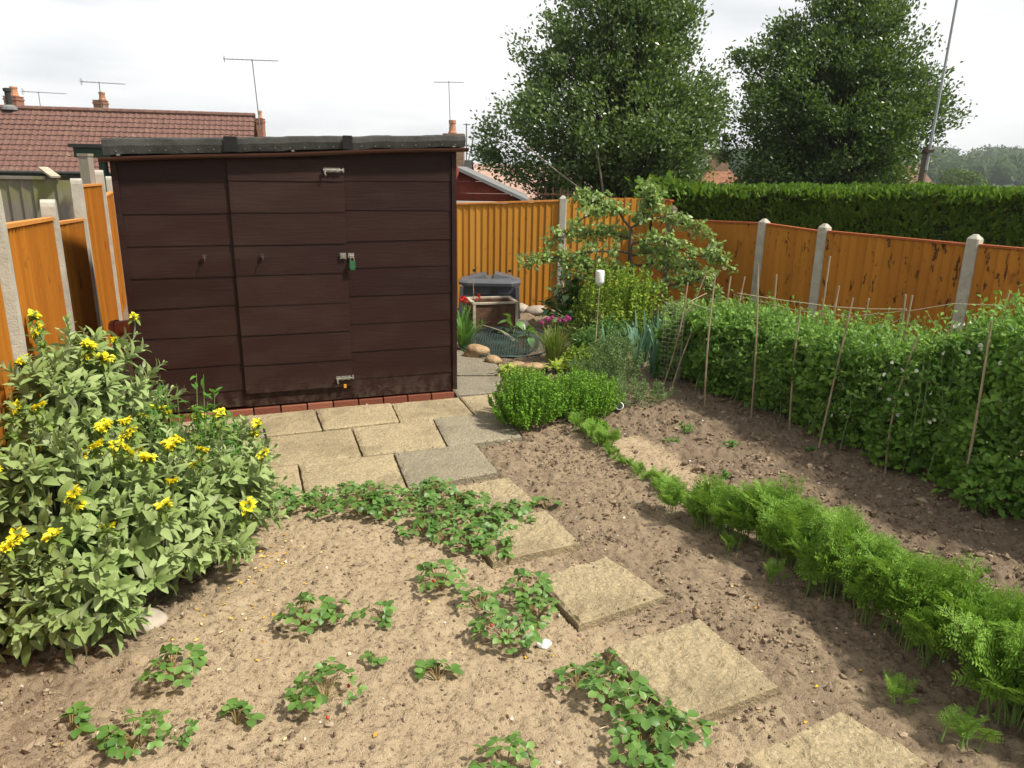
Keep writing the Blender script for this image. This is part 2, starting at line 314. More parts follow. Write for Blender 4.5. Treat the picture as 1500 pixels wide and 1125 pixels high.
M['netting_pale'] = flat('pale_wire_netting', (0.27, 0.25, 0.20), 0.7, 0.3, 0.2, 10, 0)
N = NT('pond_water', 0.08, 0.5); N.col((0.010, 0.014, 0.010)); M['water'] = N.mat
N = NT('rock', 0.9, 0.2); N.col(N.ramp(N.noise(7, 6, 0.65), [(0.3, (0.16, 0.10, 0.055)), (0.55, (0.33, 0.22, 0.115)), (0.8, (0.42, 0.34, 0.23))])); N.bump(N.noise(25, 5), 0.8, 0.02); M['rock'] = N.mat
M['pale_rock'] = flat('pale_rock', (0.33, 0.28, 0.22), 0.9, 0.2, 0.3, 9, 0.5)
N = NT('bark', 0.95, 0.1); g = N.noise(8, 6, 0.7, vec=N.mp((3, 3, 0.7))); N.col(N.ramp(g, [(0.3, (0.045, 0.036, 0.027)), (0.7, (0.14, 0.115, 0.085))])); N.bump(g, 0.7, 0.02); M['bark'] = N.mat
M['bark_pale'] = flat('pale_bark', (0.20, 0.165, 0.125), 0.9, 0.1, 0.3, 8, 0.4)
M['twig'] = flat('twig', (0.075, 0.055, 0.035), 0.9, 0.1, 0.3, 20, 0)
M['pole_wood'] = flat('pole_wood', (0.12, 0.095, 0.07), 0.9, 0.1, 0.3, 9, 0.3)
M['pole_metal'] = flat('grey_mast', (0.30, 0.31, 0.32), 0.5, 0.4, 0.15, 5, 0)
# foliage
M['holly'] = leaf_mat('holly_leaf', [(0.030, 0.054, 0.014), (0.064, 0.104, 0.028), (0.100, 0.146, 0.044), (0.150, 0.195, 0.080)], 0.22, 0.34, 0.5)
M['holly_dark'] = leaf_mat('dark_holly_leaf', [(0.020, 0.040, 0.011), (0.046, 0.082, 0.020), (0.074, 0.118, 0.030), (0.115, 0.160, 0.048)], 0.2, 0.36, 0.45)
M['hedge'] = leaf_mat('conifer_spray', [(0.035, 0.080, 0.012), (0.072, 0.145, 0.018), (0.125, 0.205, 0.030)], 0.25, 0.6, 0.2)
M['hedge_core'] = flat('hedge_dark_core', (0.024, 0.030, 0.012), 0.95, 0.05, 0.4, 8, 0.3)  # dark twig tone for the solid core inside the hedge
M['wood_leaf'] = leaf_mat('woodland_leaf', [(0.026, 0.050, 0.015), (0.048, 0.078, 0.024), (0.075, 0.105, 0.034)], 0.1, 0.8, 0.1)
M['wood_pale'] = leaf_mat('pale_tree_leaf', [(0.085, 0.120, 0.040), (0.12, 0.16, 0.06)], 0.15, 0.8, 0.1)
M['sage'] = leaf_mat('grey_green_sage_leaf', [(0.160, 0.225, 0.064), (0.235, 0.308, 0.104), (0.320, 0.392, 0.165)], 0.25, 0.75, 0.15, back=(0.32, 0.37, 0.20), tcol=(0.30, 0.40, 0.10))
M['sage_stem'] = flat('sage_stem', (0.19, 0.22, 0.11), 0.8, 0.1, 0.2, 20, 0)
M['calyx'] = leaf_mat('green_calyx', [(0.12, 0.18, 0.04), (0.20, 0.27, 0.06)], 0.2, 0.7, 0.1)
M['yellow'] = leaf_mat('yellow_petal', [(0.78, 0.62, 0.015), (0.86, 0.78, 0.03), (0.90, 0.84, 0.09)], 0.35, 0.6, 0.2, tcol=(0.9, 0.82, 0.04))
M['bright'] = leaf_mat('bright_weed_leaf', [(0.045, 0.135, 0.016), (0.085, 0.205, 0.028)], 0.3, 0.55, 0.25)
M['straw_leaf'] = leaf_mat('strawberry_leaf', [(0.050, 0.120, 0.020), (0.095, 0.190, 0.034), (0.150, 0.260, 0.058)], 0.25, 0.45, 0.4, back=(0.20, 0.27, 0.14))
M['red_leaf'] = leaf_mat('dying_red_leaf', [(0.13, 0.022, 0.014), (0.20, 0.075, 0.025)], 0.2, 0.6, 0.2, tcol=(0.5, 0.1, 0.02))
M['berry'] = flat('red_berry', (0.42, 0.018, 0.012), 0.3, 0.5, 0.2, 40, 0.2)
M['carrot'] = leaf_mat('carrot_frond', [(0.115, 0.225, 0.026), (0.165, 0.300, 0.038), (0.225, 0.365, 0.062)], 0.32, 0.6, 0.2)
M['mint'] = leaf_mat('marjoram_leaf', [(0.085, 0.210, 0.012), (0.140, 0.300, 0.020), (0.20, 0.38, 0.035)], 0.3, 0.55, 0.25)
M['pea'] = leaf_mat('pea_leaf', [(0.095, 0.205, 0.030), (0.165, 0.310, 0.046), (0.240, 0.400, 0.078)], 0.38, 0.55, 0.22, back=(0.17, 0.29, 0.10))
M['pea_stem'] = flat('pea_stem', (0.18, 0.27, 0.10), 0.7, 0.2, 0.2, 20, 0)
M['flower_white'] = leaf_mat('white_petal', [(0.72, 0.75, 0.62), (0.82, 0.82, 0.76)], 0.3, 0.6, 0.2, tcol=(0.8, 0.8, 0.7))
M['rosemary'] = leaf_mat('rosemary_needle', [(0.070, 0.120, 0.040), (0.120, 0.185, 0.065), (0.165, 0.23, 0.095)], 0.15, 0.6, 0.2)
M['leek'] = leaf_mat('leek_leaf', [(0.045, 0.120, 0.075), (0.085, 0.185, 0.115), (0.15, 0.25, 0.16)], 0.2, 0.45, 0.3, tcol=(0.15, 0.32, 0.12))
M['chive'] = leaf_mat('chive_leaf', [(0.085, 0.150, 0.022), (0.15, 0.23, 0.045), (0.22, 0.17, 0.05)], 0.25, 0.5, 0.3)
M['pink'] = leaf_mat('pink_petal', [(0.45, 0.045, 0.22), (0.62, 0.12, 0.38)], 0.25, 0.6, 0.2, tcol=(0.6, 0.1, 0.35))
M['lime'] = leaf_mat('lime_leaf', [(0.19, 0.28, 0.022), (0.30, 0.36, 0.045), (0.36, 0.38, 0.07)], 0.3, 0.5, 0.3)
M['gold'] = leaf_mat('golden_shrub_leaf', [(0.10, 0.18, 0.016), (0.18, 0.265, 0.024), (0.30, 0.36, 0.036)], 0.3, 0.5, 0.25)
M['apple'] = leaf_mat('apple_leaf', [(0.125, 0.205, 0.032), (0.190, 0.285, 0.058), (0.260, 0.35, 0.105)], 0.30, 0.48, 0.35, back=(0.30, 0.37, 0.19))
M['broad'] = leaf_mat('dark_glossy_leaf', [(0.020, 0.070, 0.014), (0.045, 0.120, 0.022), (0.080, 0.17, 0.03)], 0.15, 0.3, 0.55)
M['lily'] = leaf_mat('strap_leaf', [(0.050, 0.130, 0.022), (0.10, 0.21, 0.045)], 0.25, 0.4, 0.4)
M['red_flower'] = leaf_mat('red_petal', [(0.5, 0.012, 0.012), (0.62, 0.03, 0.02)], 0.2, 0.5, 0.2, tcol=(0.6, 0.03, 0.02))
M['stalk'] = flat('red_green_stalk', (0.22, 0.16, 0.06), 0.6, 0.2, 0.3, 20, 0)
M['leafstalk'] = flat('green_stalk', (0.14, 0.22, 0.05), 0.6, 0.2, 0.2, 20, 0)

# ------------------------------------------------------------------ ground
CAR = np.array([(0.40, 6.2), (0.62, 5.52), (0.84, 4.84), (1.05, 4.35), (1.30, 3.85), (1.58, 3.4), (1.80, 2.9), (2.02, 2.45), (2.25, 2.0), (2.6, 1.2)])   # row line of seedlings and carrots
STN = np.array([(-0.45, 5.0), (-0.1, 4.33), (0.07, 3.79), (0.43, 3.26), (0.76, 2.66), (1.15, 2.17), (1.6, 1.4)])                                       # stepping stone line
PEA_A = np.array([1.86, 7.46]); PEA_B = np.array([3.46, 4.06])
car_x = lambda y: np.interp(-y, -CAR[:, 1], CAR[:, 0]); stn_x = lambda y: np.interp(-y, -STN[:, 1], STN[:, 0])
SLABS = {'A-1': ([(-2.651, 5.661), (-2.207, 5.841), (-1.987, 5.315), (-2.423, 5.134)], 0), 'A0': ([(-2.207, 5.841), (-1.668, 6.054), (-1.469, 5.527), (-1.987, 5.315)], 0),
 'A1': ([(-1.668, 6.054), (-1.054, 6.264), (-0.901, 5.755), (-1.469, 5.527)], 0), 'A2': ([(-1.054, 6.264), (-0.479, 6.483), (-0.31, 5.982), (-0.901, 5.755)], 0),
 'A3': ([(-0.479, 6.483), (-0.137, 6.612), (-0.043, 6.09), (-0.31, 5.982)], 0), 'B0': ([(-2.433, 5.133), (-1.85, 5.367), (-1.718, 4.748), (-2.213, 4.573)], 0),
 'B1': ([(-1.85, 5.367), (-1.261, 5.602), (-1.056, 4.995), (-1.718, 4.748)], 0), 'B2': ([(-1.261, 5.602), (-0.646, 5.856), (-0.466, 5.202), (-1.056, 4.995)], 0),
 'B3': ([(-0.646, 5.856), (-0.071, 6.069), (0.091, 5.436), (-0.466, 5.202)], 1), 'C0': ([(-2.037, 4.638), (-1.471, 4.846), (-1.249, 4.212), (-1.834, 4.028)], 0),
 'C1': ([(-1.471, 4.846), (-0.849, 5.072), (-0.654, 4.441), (-1.249, 4.212)], 0), 'C2': ([(-0.849, 5.072), (-0.269, 5.298), (-0.073, 4.738), (-0.654, 4.441)], 1)}
PATH = {'L': ([(-0.50, 6.54), (-0.145, 6.65), (-0.09, 7.24), (-0.70, 7.20)], 0), 'U': ([(-0.72, 7.225), (-0.084, 7.26), (-0.252, 8.211), (-0.95, 8.409)], 0)}
STONES = [([(-0.38, 4.419), (-0.012, 4.601), (0.159, 4.237), (-0.189, 4.062)], 'buff stepping stone touching the patio corner, partly hidden by strawberry leaves'),
 ([(-0.235, 3.833), (0.218, 4.115), (0.389, 3.72), (-0.083, 3.502)], 'buff stepping stone second from the patio, beside the dense strawberry patch'),
 ([(0.136, 3.334), (0.514, 3.566), (0.758, 3.204), (0.32, 2.948)], 'square buff stepping stone in the middle of the row of five'),
 ([(0.414, 2.776), (0.877, 3.008), (1.082, 2.551), (0.654, 2.33)], 'large riven buff stepping stone with strawberries at its lower left corner'),
 ([(0.817, 2.15), (1.269, 2.411), (1.477, 2.165), (1.013, 1.952)], 'nearest stepping stone, cut off by the bottom edge of the photo')]
def inquad(x, y, q, grow=0.0):
    q = np.array(q); c = q.mean(0); q = c + (q - c) * (1 + grow / np.linalg.norm(q - c, axis=1).mean())
    r = np.ones(np.shape(x), bool); s = 0
    for i in range(4): s += q[i][0] * q[(i + 1) % 4][1] - q[(i + 1) % 4][0] * q[i][1]
    for i in range(4):
        a, b = q[i], q[(i + 1) % 4]; r &= (((b[0] - a[0]) * (y - a[1]) - (b[1] - a[1]) * (x - a[0])) * s > 0)
    return r
def smooth(e0, e1, v): t = np.clip((v - e0) / (e1 - e0), 0, 1); return t * t * (3 - 2 * t)
def tilled_f(x, y):
    right = smooth(-0.02, 0.12, x - car_x(y) - 0.10); mid = smooth(0.05, 0.3, x - stn_x(y)) * (1 - right)
    t = 0.10 + 0.50 * mid + 0.92 * right
    strip = np.exp(-((x - car_x(y) - 0.27) / 0.17) ** 2) * smooth(3.9, 4.3, y) * (1 - smooth(5.3, 5.7, y)); t = t - 1.5 * strip      # pale dry strip by the seedlings
    t = t + 0.35 * np.exp(-((x - stn_x(y)) / 0.22) ** 2)
    t = np.where(y > 6.6, 0.75, t)
    return np.clip(t + 0.45 * smooth(-1.2, -1.7, x) , 0, 1)
def gz(x, y):
    x = np.asarray(x, float); y = np.asarray(y, float)
    z = 0.028 * fbm(x, y, 0.7, 4, 3) + 0.012 * fbm(x, y, 0.12, 3, 9)
    z = z - 0.9 * smooth(11.6, 18.0, y) * (1 + 0 * x)
    near = (np.abs(x) < 6) & (y < 12)
    return np.where(near, z, np.where(y > 11.6, -0.9 * smooth(11.6, 18.0, y), z * 0.3))
def gzf(x, y): return float(gz(np.array([x]), np.array([y]))[0])
def grid_axis(a, b, st, lo, hi, g=1.22):
    v = list(np.arange(a, b, st)); d = st
    while v[-1] < hi: d *= g; v.append(v[-1] + d)
    d = st; w = []
    while (w[-1] if w else a) > lo: d *= g; w.append((w[-1] if w else a) - d)
    return np.array(w[::-1] + v)
gx = grid_axis(-3.4, 3.6, 0.011, -1700, 1700); gy1 = np.arange(1.5, 6.2, 0.011); gy2 = np.arange(6.2, 11.4, 0.045)
gy = np.concatenate([grid_axis(1.5, 1.5001, 0.014, -300, 1.5)[:-1], gy1, grid_axis(6.2, 11.4, 0.045, 6.2, 1700)[0:]])
gy = np.unique(np.round(gy, 5))
GX, GY = np.meshgrid(gx, gy); til = tilled_f(GX, GY); Z = gz(GX, GY)
fine = ((GX > -3.5) & (GX < 4.2) & (GY > 1.4) & (GY < 11.2))
rough_ = 0.75 + 0.95 * til; Z = Z + fine * 0.016 * fbm(GX, GY, 0.34, 3, 123) * (GY < 6.6)
lump = np.abs(fbm(GX, GY, 0.085, 4, 40)); pit = smooth(0.25, 0.8, fbm(GX, GY, 0.10, 3, 91)); lump2 = np.maximum(0, fbm(GX, GY, 0.19, 4, 61))
Z = Z + fine * (rough_ * (0.030 * lump + 0.034 * lump2 - 0.014 * pit - 0.008) - 0.012 * smooth(0.45, 0.9, fbm(GX, GY, 0.16, 3, 77)))
Z = Z + fine * 0.025 * np.exp(-((GX - car_x(GY)) / 0.12) ** 2) * (GY < 5.6)
for q in [q for q, _ in list(SLABS.values()) + list(PATH.values())] + [[(-3.05, 5.62), (-0.42, 6.52), (-1.1, 8.2), (-3.6, 7.2)], [(-2.75, 5.55), (-0.35, 6.45), (-0.42, 6.75), (-2.85, 5.8)]]: Z = np.where(inquad(GX, GY, q, 0.02), np.minimum(Z, -0.03), Z)
for q, _ in STONES: Z = np.where(inquad(GX, GY, q, 0.012), np.minimum(Z, -0.012), np.where(inquad(GX, GY, q, 0.09), np.minimum(Z, 0.008), Z))
pond = ((GX + 0.12) / 0.42) ** 2 + ((GY - 8.75) / 0.65) ** 2 < 1; Z = np.where(pond, -0.06, Z)
ny, nx = GX.shape; idx = np.arange(nx * ny).reshape(ny, nx)
F = np.stack([idx[:-1, :-1], idx[:-1, 1:], idx[1:, 1:], idx[1:, :-1]], -1).reshape(-1, 4)
ground = MB().add(np.stack([GX, GY, Z], -1).reshape(-1, 3), F).build('ground', M['soil'], smooth=True); struct(ground)
lawn = ((GY > 11.35) | (np.abs(GX) > 7) | (GY < -3)).astype(float)
for nm_, ar in (('tilled', til), ('lawn', lawn)):
    a = ground.data.attributes.new(nm_, 'FLOAT', 'POINT'); a.data.foreach_set('value', ar.astype(np.float32).ravel())

# slabs: riven top as a small displaced grid with rounded edges and real sides
def slab(mb, q, z, th, m=0, amp=0.006, res=26, seed=0, shrink=0.006):
    q = np.array(q, float); c = q.mean(0); q = c + (q - c) * (1 - shrink / np.linalg.norm(q - c, axis=1).mean())
    t = np.linspace(0, 1, res); U, Vv = np.meshgrid(t, t)
    P = (1 - U)[..., None] * (1 - Vv)[..., None] * q[3] + U[..., None] * (1 - Vv)[..., None] * q[2] + U[..., None] * Vv[..., None] * q[1] + (1 - U)[..., None] * Vv[..., None] * q[0]
    e = np.minimum(np.minimum(U, 1 - U), np.minimum(Vv, 1 - Vv)); edge = smooth(0, 0.035, e)
    h = amp * (1 - np.abs(fbm(P[..., 0], P[..., 1], 0.16, 4, seed)) * 2.2) + amp * 0.5 * fbm(P[..., 0], P[..., 1], 0.05, 3, seed + 7)
    jit = 0.004 * (1 - edge) * fbm(P[..., 0] * 3, P[..., 1] * 3, 0.2, 3, seed + 3)
    zz = z + edge * h - (1 - edge) * 0.006
    V = np.stack([P[..., 0] + jit, P[..., 1] + jit, zz], -1).reshape(-1, 3); k = np.arange(res * res).reshape(res, res)
    F = np.stack([k[:-1, :-1], k[:-1, 1:], k[1:, 1:], k[1:, :-1]], -1).reshape(-1, 4)
    ring = list(k[0, :]) + list(k[1:, -1]) + list(k[-1, -2::-1]) + list(k[-2:0:-1, 0]); nv = len(V); low = V[ring].copy(); low[:, 2] = z - th
    V = np.concatenate([V, low]); r = len(ring)
    S = np.array([(ring[i], nv + i, nv + (i + 1) % r, ring[(i + 1) % r]) for i in range(r)])
    mb.add(V, np.concatenate([F, S]), m)
mb = MB()
for i, (k, (q, g)) in enumerate(SLABS.items()): slab(mb, q, 0.012 + 0.004 * ((i * 7) % 3), 0.05, g, 0.004, 22, 100 + i, 0.010)
struct(mb.build('patio', [M['slab'], M['slab_grey']], smooth=False))
mb = MB()
for i, (k, (q, g)) in enumerate(PATH.items()): slab(mb, q, 0.010 + 0.004 * i, 0.05, 0, 0.003, 22, 130 + i, 0.008)
struct(mb.build('path', [M['path']]))
for i, (q, lab) in enumerate(STONES):
    mb = MB(); slab(mb, q, 0.038, 0.055, 0, 0.014, 72, 150 + i * 5, 0.0)
    c = np.mean(np.array(q), 0); tag(mb.build('stepping_stone', M['slab'], at=(c[0], c[1], 0)), lab, 'stepping stone', 'stepping stones across the vegetable bed')

# loose clods, pebbles, straw and petals lying on the soil
def gzs(x, y):
    ix = np.clip(np.searchsorted(gx, x), 0, nx - 1); iy = np.clip(np.searchsorted(gy, y), 0, ny - 1); return Z[iy, ix]
def onslab(x, y):
    r = np.zeros(len(x), bool)
    for q, _ in list(SLABS.values()) + list(PATH.values()): r |= inquad(x, y, q, 0.03)
    for q, _ in STONES: r |= inquad(x, y, q, 0.02)
    return r
def soilpts(n, pw=1.0, ylim=(1.7, 7.2), base_=0.12):
    # denser near the camera, more where it is dug
    y = ylim[0] + (ylim[1] - ylim[0]) * rng.random(n * 5) ** 1.25; x = rng.uniform(-2.6, 3.6, n * 5)
    keep = (rng.random(n * 5) < (base_ + tilled_f(x, y)) ** pw) & ~onslab(x, y) & (np.abs(x) < 0.72 * y + 0.4); keep &= rng.random(n * 5) < 0.10 + 1.6 * vn(x / 0.16, y / 0.16, 5) ** 2
    return x[keep][:n], y[keep][:n]
mb = MB(); x, y = soilpts(20000, 0.9, base_=0.42); V0, F0 = ico(1); n = len(x); s = (0.0028 + 0.0085 * rng.random(n) ** 2.4) * (0.75 + 0.45 * tilled_f(x, y)); s[: n // 16] *= 2.2
V = V0[None] * (1 + 0.35 * rng.normal(size=(n, len(V0), 1)).clip(-1.2, 1.2)) * s[:, None, None] * rng.uniform(0.7, 1.3, (n, 1, 3)); V += np.stack([x, y, gzs(x, y) + s * 0.15], -1)[:, None]
mb.add(V.reshape(-1, 3), (F0[None] + (np.arange(n) * len(V0))[:, None, None]).reshape(-1, 3))
for q, z_ in [(q, 0.043) for q, _ in STONES] + [(SLABS[k][0], 0.018) for k in ('C1', 'C2', 'B3', 'B2', 'A3')]:
    q = np.array(q); m = 70; e = rng.integers(0, 4, m); t_ = rng.random(m)[:, None]; c = q.mean(0); p = q[e] * (1 - t_) + q[(e + 1) % 4] * t_; p = p + (c - p) * (0.03 + 0.35 * rng.random(m)[:, None] ** 3); sz = 0.0015 + 0.004 * rng.random(m) ** 2
    V = V0[None] * (1 + 0.3 * rng.normal(size=(m, len(V0), 1)).clip(-1, 1)) * sz[:, None, None] + np.concatenate([p, np.full((m, 1), z_) + sz[:, None] * 0.4], 1)[:, None]; mb.add(V.reshape(-1, 3), (F0[None] + (np.arange(m) * len(V0))[:, None, None]).reshape(-1, 3))
tag(mb.build('soil_clods', M['clod']), 'loose brown clods and crumbs lying on the dug vegetable beds', 'soil clods', kind='stuff')
mb = MB(); x, y = soilpts(330, 0.4); n = len(x); s = 0.003 + 0.006 * rng.random(n) ** 2.5
V = V0[None] * (1 + 0.2 * rng.normal(size=(n, len(V0), 1)).clip(-1.2, 1.2)) * s[:, None, None] * rng.uniform(0.6, 1.5, (n, 1, 3)); V += np.stack([x, y, gzs(x, y) + s * 0.4], -1)[:, None]
mb.add(V.reshape(-1, 3), (F0[None] + (np.arange(n) * len(V0))[:, None, None]).reshape(-1, 3)); tag(mb.build('pebbles', M['pebble']), 'small pale pebbles and shell bits scattered over the soil', 'pebbles', kind='stuff')
mb = MB(); x, y = soilpts(1500, 0.3); n = len(x); d = rdir(n); d[:, 2] *= 0.15; p = np.stack([x, y, gzs(x, y) + 0.004], -1)
scatter(mb, (NARROW[0] * np.array([0.35, 1, 1]), NARROW[1]), p, d, np.tile([0, 0, 1.0], (n, 1)), 0.012 + 0.05 * rng.random(n) ** 3)
tag(mb.build('dry_straw', M['straw']), 'thin dry stalks and straw bits littering the bare soil', 'straw', kind='stuff')
mb = MB(); x = np.concatenate([rng.normal(-1.28, 0.10, 60), rng.normal(-1.25, 0.16, 50), rng.uniform(-1.6, 1.5, 70)]); y = np.concatenate([rng.normal(3.55, 0.16, 60), rng.normal(2.95, 0.3, 50), rng.uniform(2.0, 4.2, 70)])
k = ~onslab(x, y); x = x[k]; y = y[k]; n = len(x); scatter(mb, DIAM, np.stack([x, y, gzs(x, y) + 0.006], -1), rdir(n) * [1, 1, 0.2], np.tile([0, 0, 1.0], (n, 1)) + 0.3 * rng.normal(size=(n, 3)), rng.uniform(0.012, 0.026, n))
tag(mb.build('fallen_petals', M['petal_fallen']), 'dropped yellow petals on the soil beside the sage bush', 'fallen petals', kind='stuff')

# ------------------------------------------------------------------ far hills and wood
hx = np.linspace(20, 760, 60); hy = np.linspace(250, 900, 40); HX, HY = np.meshgrid(hx, hy)
HZ = -1.2 + 9.0 * smooth(300, 470, HY) * smooth(30, 110, HX) + 5 * fbm(HX, HY, 140, 3, 21) * smooth(300, 470, HY)
k = np.arange(HX.size).reshape(HX.shape); struct(MB().add(np.stack([HX, HY, HZ], -1).reshape(-1, 3), np.stack([k[:-1, :-1], k[:-1, 1:], k[1:, 1:], k[1:, :-1]], -1).reshape(-1, 4)).build('hills', flat('far_pasture', (0.07, 0.11, 0.03), 0.95, 0.1, 0.3, 0.02, 0), smooth=True))
def hz(x, y): return -1.2 + 9.0 * smooth(300, 470, y) * smooth(30, 110, x) + 5 * fbm(x, y, 140, 3, 21) * smooth(300, 470, y)
mb = MB(); core = MB(); g = np.random.default_rng(3)
for i in range(330):
    Y = 255 + 235 * g.random() ** 0.8; X = Y * g.uniform(0.19, 0.74); r = g.uniform(3.0, 6.0); z0 = float(hz(np.array([X]), np.array([Y]))[0])
    n = 170; d = rdir(n, 0.35, g); lob = 1 + 0.22 * np.sin(d @ g.normal(size=3) * 4) + 0.12 * g.normal(size=n)
    P = np.array([X, Y, z0 + r * 0.95]) + d * lob[:, None] * r * np.array([1, 1, 0.85]); scatter(mb, DIAM, P, rdir(n, 0.3, g), d + 0.5 * g.normal(size=(n, 3)), g.uniform(0.9, 1.9, n))
    mb.blob((X, Y, z0 + r * 0.9), (r * 0.86, r * 0.86, r * 0.8), 2, 0.16, 0, i)
    mb.tube([(X, Y, z0 - 0.5), (X, Y, z0 + r)], 0.35, 5, 1)
tag(mb.build('distant_wood', [M['wood_leaf'], M['bark']]), 'blue green wooded hillside far beyond the hedge', 'wood', kind='stuff')

# ------------------------------------------------------------------ fences
def post_mesh(mb, p, z0, z1, w=0.11, ang=0.0, round_top=False, m=0):
    c, s = math.cos(ang), math.sin(ang); A = np.array([(c, s, 0), (-s, c, 0), (0, 0, 1)])
    h = w / 2
    if round_top:
        pr = [(-h, z0), (h, z0), (h, z1 - 0.05), (h * 0.86, z1 - 0.02), (h * 0.4, z1), (-h * 0.4, z1), (-h * 0.86, z1 - 0.02), (-h, z1 - 0.05)]
        V = [(x, -h, z) for x, z in pr] + [(x, h, z) for x, z in pr]; k = len(pr)
        V = np.array(V) @ A + np.array([p[0], p[1], 0]); mb.add(V, [tuple(range(k)), tuple(range(2 * k - 1, k - 1, -1))] + [(i, k + i, k + (i + 1) % k, (i + 1) % k) for i in range(k)], m)
    else:
        ch = 0.012; zt = z1 - 0.045
        def ring(r, z, cc): return [(-r + cc, -r, z), (r - cc, -r, z), (r, -r + cc, z), (r, r - cc, z), (r - cc, r, z), (-r + cc, r, z), (-r, r - cc, z), (-r, -r + cc, z)]
        V = np.array(ring(h, z0, ch) + ring(h, zt, ch) + ring(h * 0.95, zt + 0.006, ch) + ring(0.018, z1, 0.004)) @ A + np.array([p[0], p[1], 0])
        F = [(r * 8 + i, r * 8 + (i + 1) % 8, (r + 1) * 8 + (i + 1) % 8, (r + 1) * 8 + i) for r in range(3) for i in range(8)] + [tuple(range(24, 32))]
        mb.add(V, F, m)
def panel_mesh(p0, p1, z0, za, zb, bw=0.098, side=1, gap=0.06, cap=True, thick=0.012):
    """featheredge boards from p0 to p1; side=+1: the good face looks to the left of p0->p1"""
    p0 = np.array(p0, float); p1 = np.array(p1, float); L = np.linalg.norm(p1 - p0); t = (p1 - p0) / L; nn = np.array([-t[1], t[0]]) * side
    mb = MB(); a, b = gap, L - gap; n = max(2, int(round((b - a) / bw))); w = (b - a) / n
    P = lambda s, d, z: (p0[0] + t[0] * s + nn[0] * d, p0[1] + t[1] * s + nn[1] * d, z)
    zt = lambda s: za + (zb - za) * s / L
    for i in range(n):
        s0 = a + i * w; s1 = s0 + w * 1.12 if i < n - 1 else s0 + w; j = rng.normal() * 0.003
        lo = 0.004 + 0.001 * (i % 3); hi = thick + 0.010 + rng.normal() * 0.0015
        pts = [P(s0, -0.004, z0), P(s1, -0.003, z0), P(s1, lo, z0), P(s0, hi, z0), P(s0, -0.004, zt(s0) + j), P(s1, -0.003, zt(s1) + j), P(s1, lo, zt(s1) + j), P(s0, hi, zt(s0) + j)]
        if side > 0: mb.hexa(pts)
        else: mb.hexa([pts[k] for k in (1, 0, 3, 2, 5, 4, 7, 6)])
    for zr in ((z0 + 0.25, 0.4 * (za + z0) + 0.4, za - 0.2)):
        c = P(L / 2, -0.03, zr); mb.box(c, (b - a, 0.045, 0.07), [(t[0], t[1], 0), (nn[0], nn[1], 0), (0, 0, 1)], 1)
    if cap:
        e = 0.002
        pts = [P(a, -0.032, zt(a) + e), P(b, -0.032, zt(b) + e), P(b, 0.034, zt(b) + e), P(a, 0.034, zt(a) + e)]; up = [(x, y, z + 0.022) for x, y, z in pts]; pts = pts + up
        mb.hexa(pts if side > 0 else [pts[k] for k in (1, 0, 3, 2, 5, 4, 7, 6)], 2)
    return mb
# left fence (the bed side looks to the right)
LF = [(-1.78, 1.55), (-2.57, 3.76), (-3.44, 5.67), (-4.23, 7.47), (-5.04, 9.41), (-5.75, 11.0)]
fl = thing('fence', 'orange board fence with round topped concrete posts at the left, running back past the shed', 'fence', (-3.44, 5.67, 0))
for i, (za, zb) in enumerate([(1.70, 1.68), (1.665, 1.575), (1.535, 1.44), (1.755, 1.72), (1.57, 1.57)]):
    panel_mesh(LF[i], LF[i + 1], 0.02, za, zb, 0.105, side=-1, thick=0.020).build('fence_panel', [M['fence_left'], M['fence_left'], M['fence_cap']], fl)
for (x, y), zt in zip(LF[1:], [1.87, 1.725, 1.84, 1.90, 1.8]):
    mb = MB(); post_mesh(mb, (x, y), -0.1, zt, 0.095, math.atan2(2.3, -1.0), True); mb.build('fence_post', M['post'], fl)
# back fence
BF = [(-5.6, 11.0), (-3.0, 11.0), (-1.15, 11.0), (0.68, 11.0), (1.985, 11.0)]
fb = thing('fence', 'bright orange featheredge back fence behind the compost bin and fruit tree', 'fence', (0.68, 11.0, 0))
for i, (za, zb) in enumerate([(1.5, 1.5), (1.49, 1.49), (1.475, 1.565), (1.615, 1.625)]):
    panel_mesh(BF[i], BF[i + 1], 0.02, za, zb, 0.092, side=-1, gap=0.055, cap=(i < 3)).build('fence_panel', [M['fence'], M['fence'], M['fence_cap']], fb)
for (x, y), zt in zip(BF[:4], [1.6, 1.6, 1.6, 1.645]):
    mb = MB(); post_mesh(mb, (x, y), -0.1, zt, 0.105); mb.build('fence_post', M['post'], fb)
# right fence
RF = [(1.985, 11.02), (2.17, 10.63), (3.02, 9.29), (3.46, 8.55), (4.34, 7.20), (5.18, 5.87), (6.05, 4.5)]
fr = thing('fence', 'stained orange fence with pointed concrete posts on the right, behind the peas', 'fence', (3.46, 8.55, 0))
for i, (za, zb) in enumerate([(1.60, 1.60), (1.345, 1.40), (1.40, 1.365), (1.375, 1.365), (1.37, 1.37), (1.37, 1.37)]):
    panel_mesh(RF[i], RF[i + 1], 0.02, za, zb, 0.10, side=-1, gap=0.05 if i else 0.02, thick=0.020).build('fence_panel', [M['fence_right'], M['fence_right'], M['fence_cap_red']], fr)
for (x, y), zt in zip(RF[1:], [1.55, 1.47, 1.47, 1.48, 1.48, 1.48]):
    mb = MB(); post_mesh(mb, (x, y), -0.1, zt, 0.112, math.atan2(-1.35, 0.87)); mb.build('fence_post', M['post' if zt < 1.5 else 'pole_wood'], fr)
mb = MB(); mb.box((4.42, 7.24, 1.40), (0.03, 0.03, 0.10)).build('bracket', M['rust'], fr)
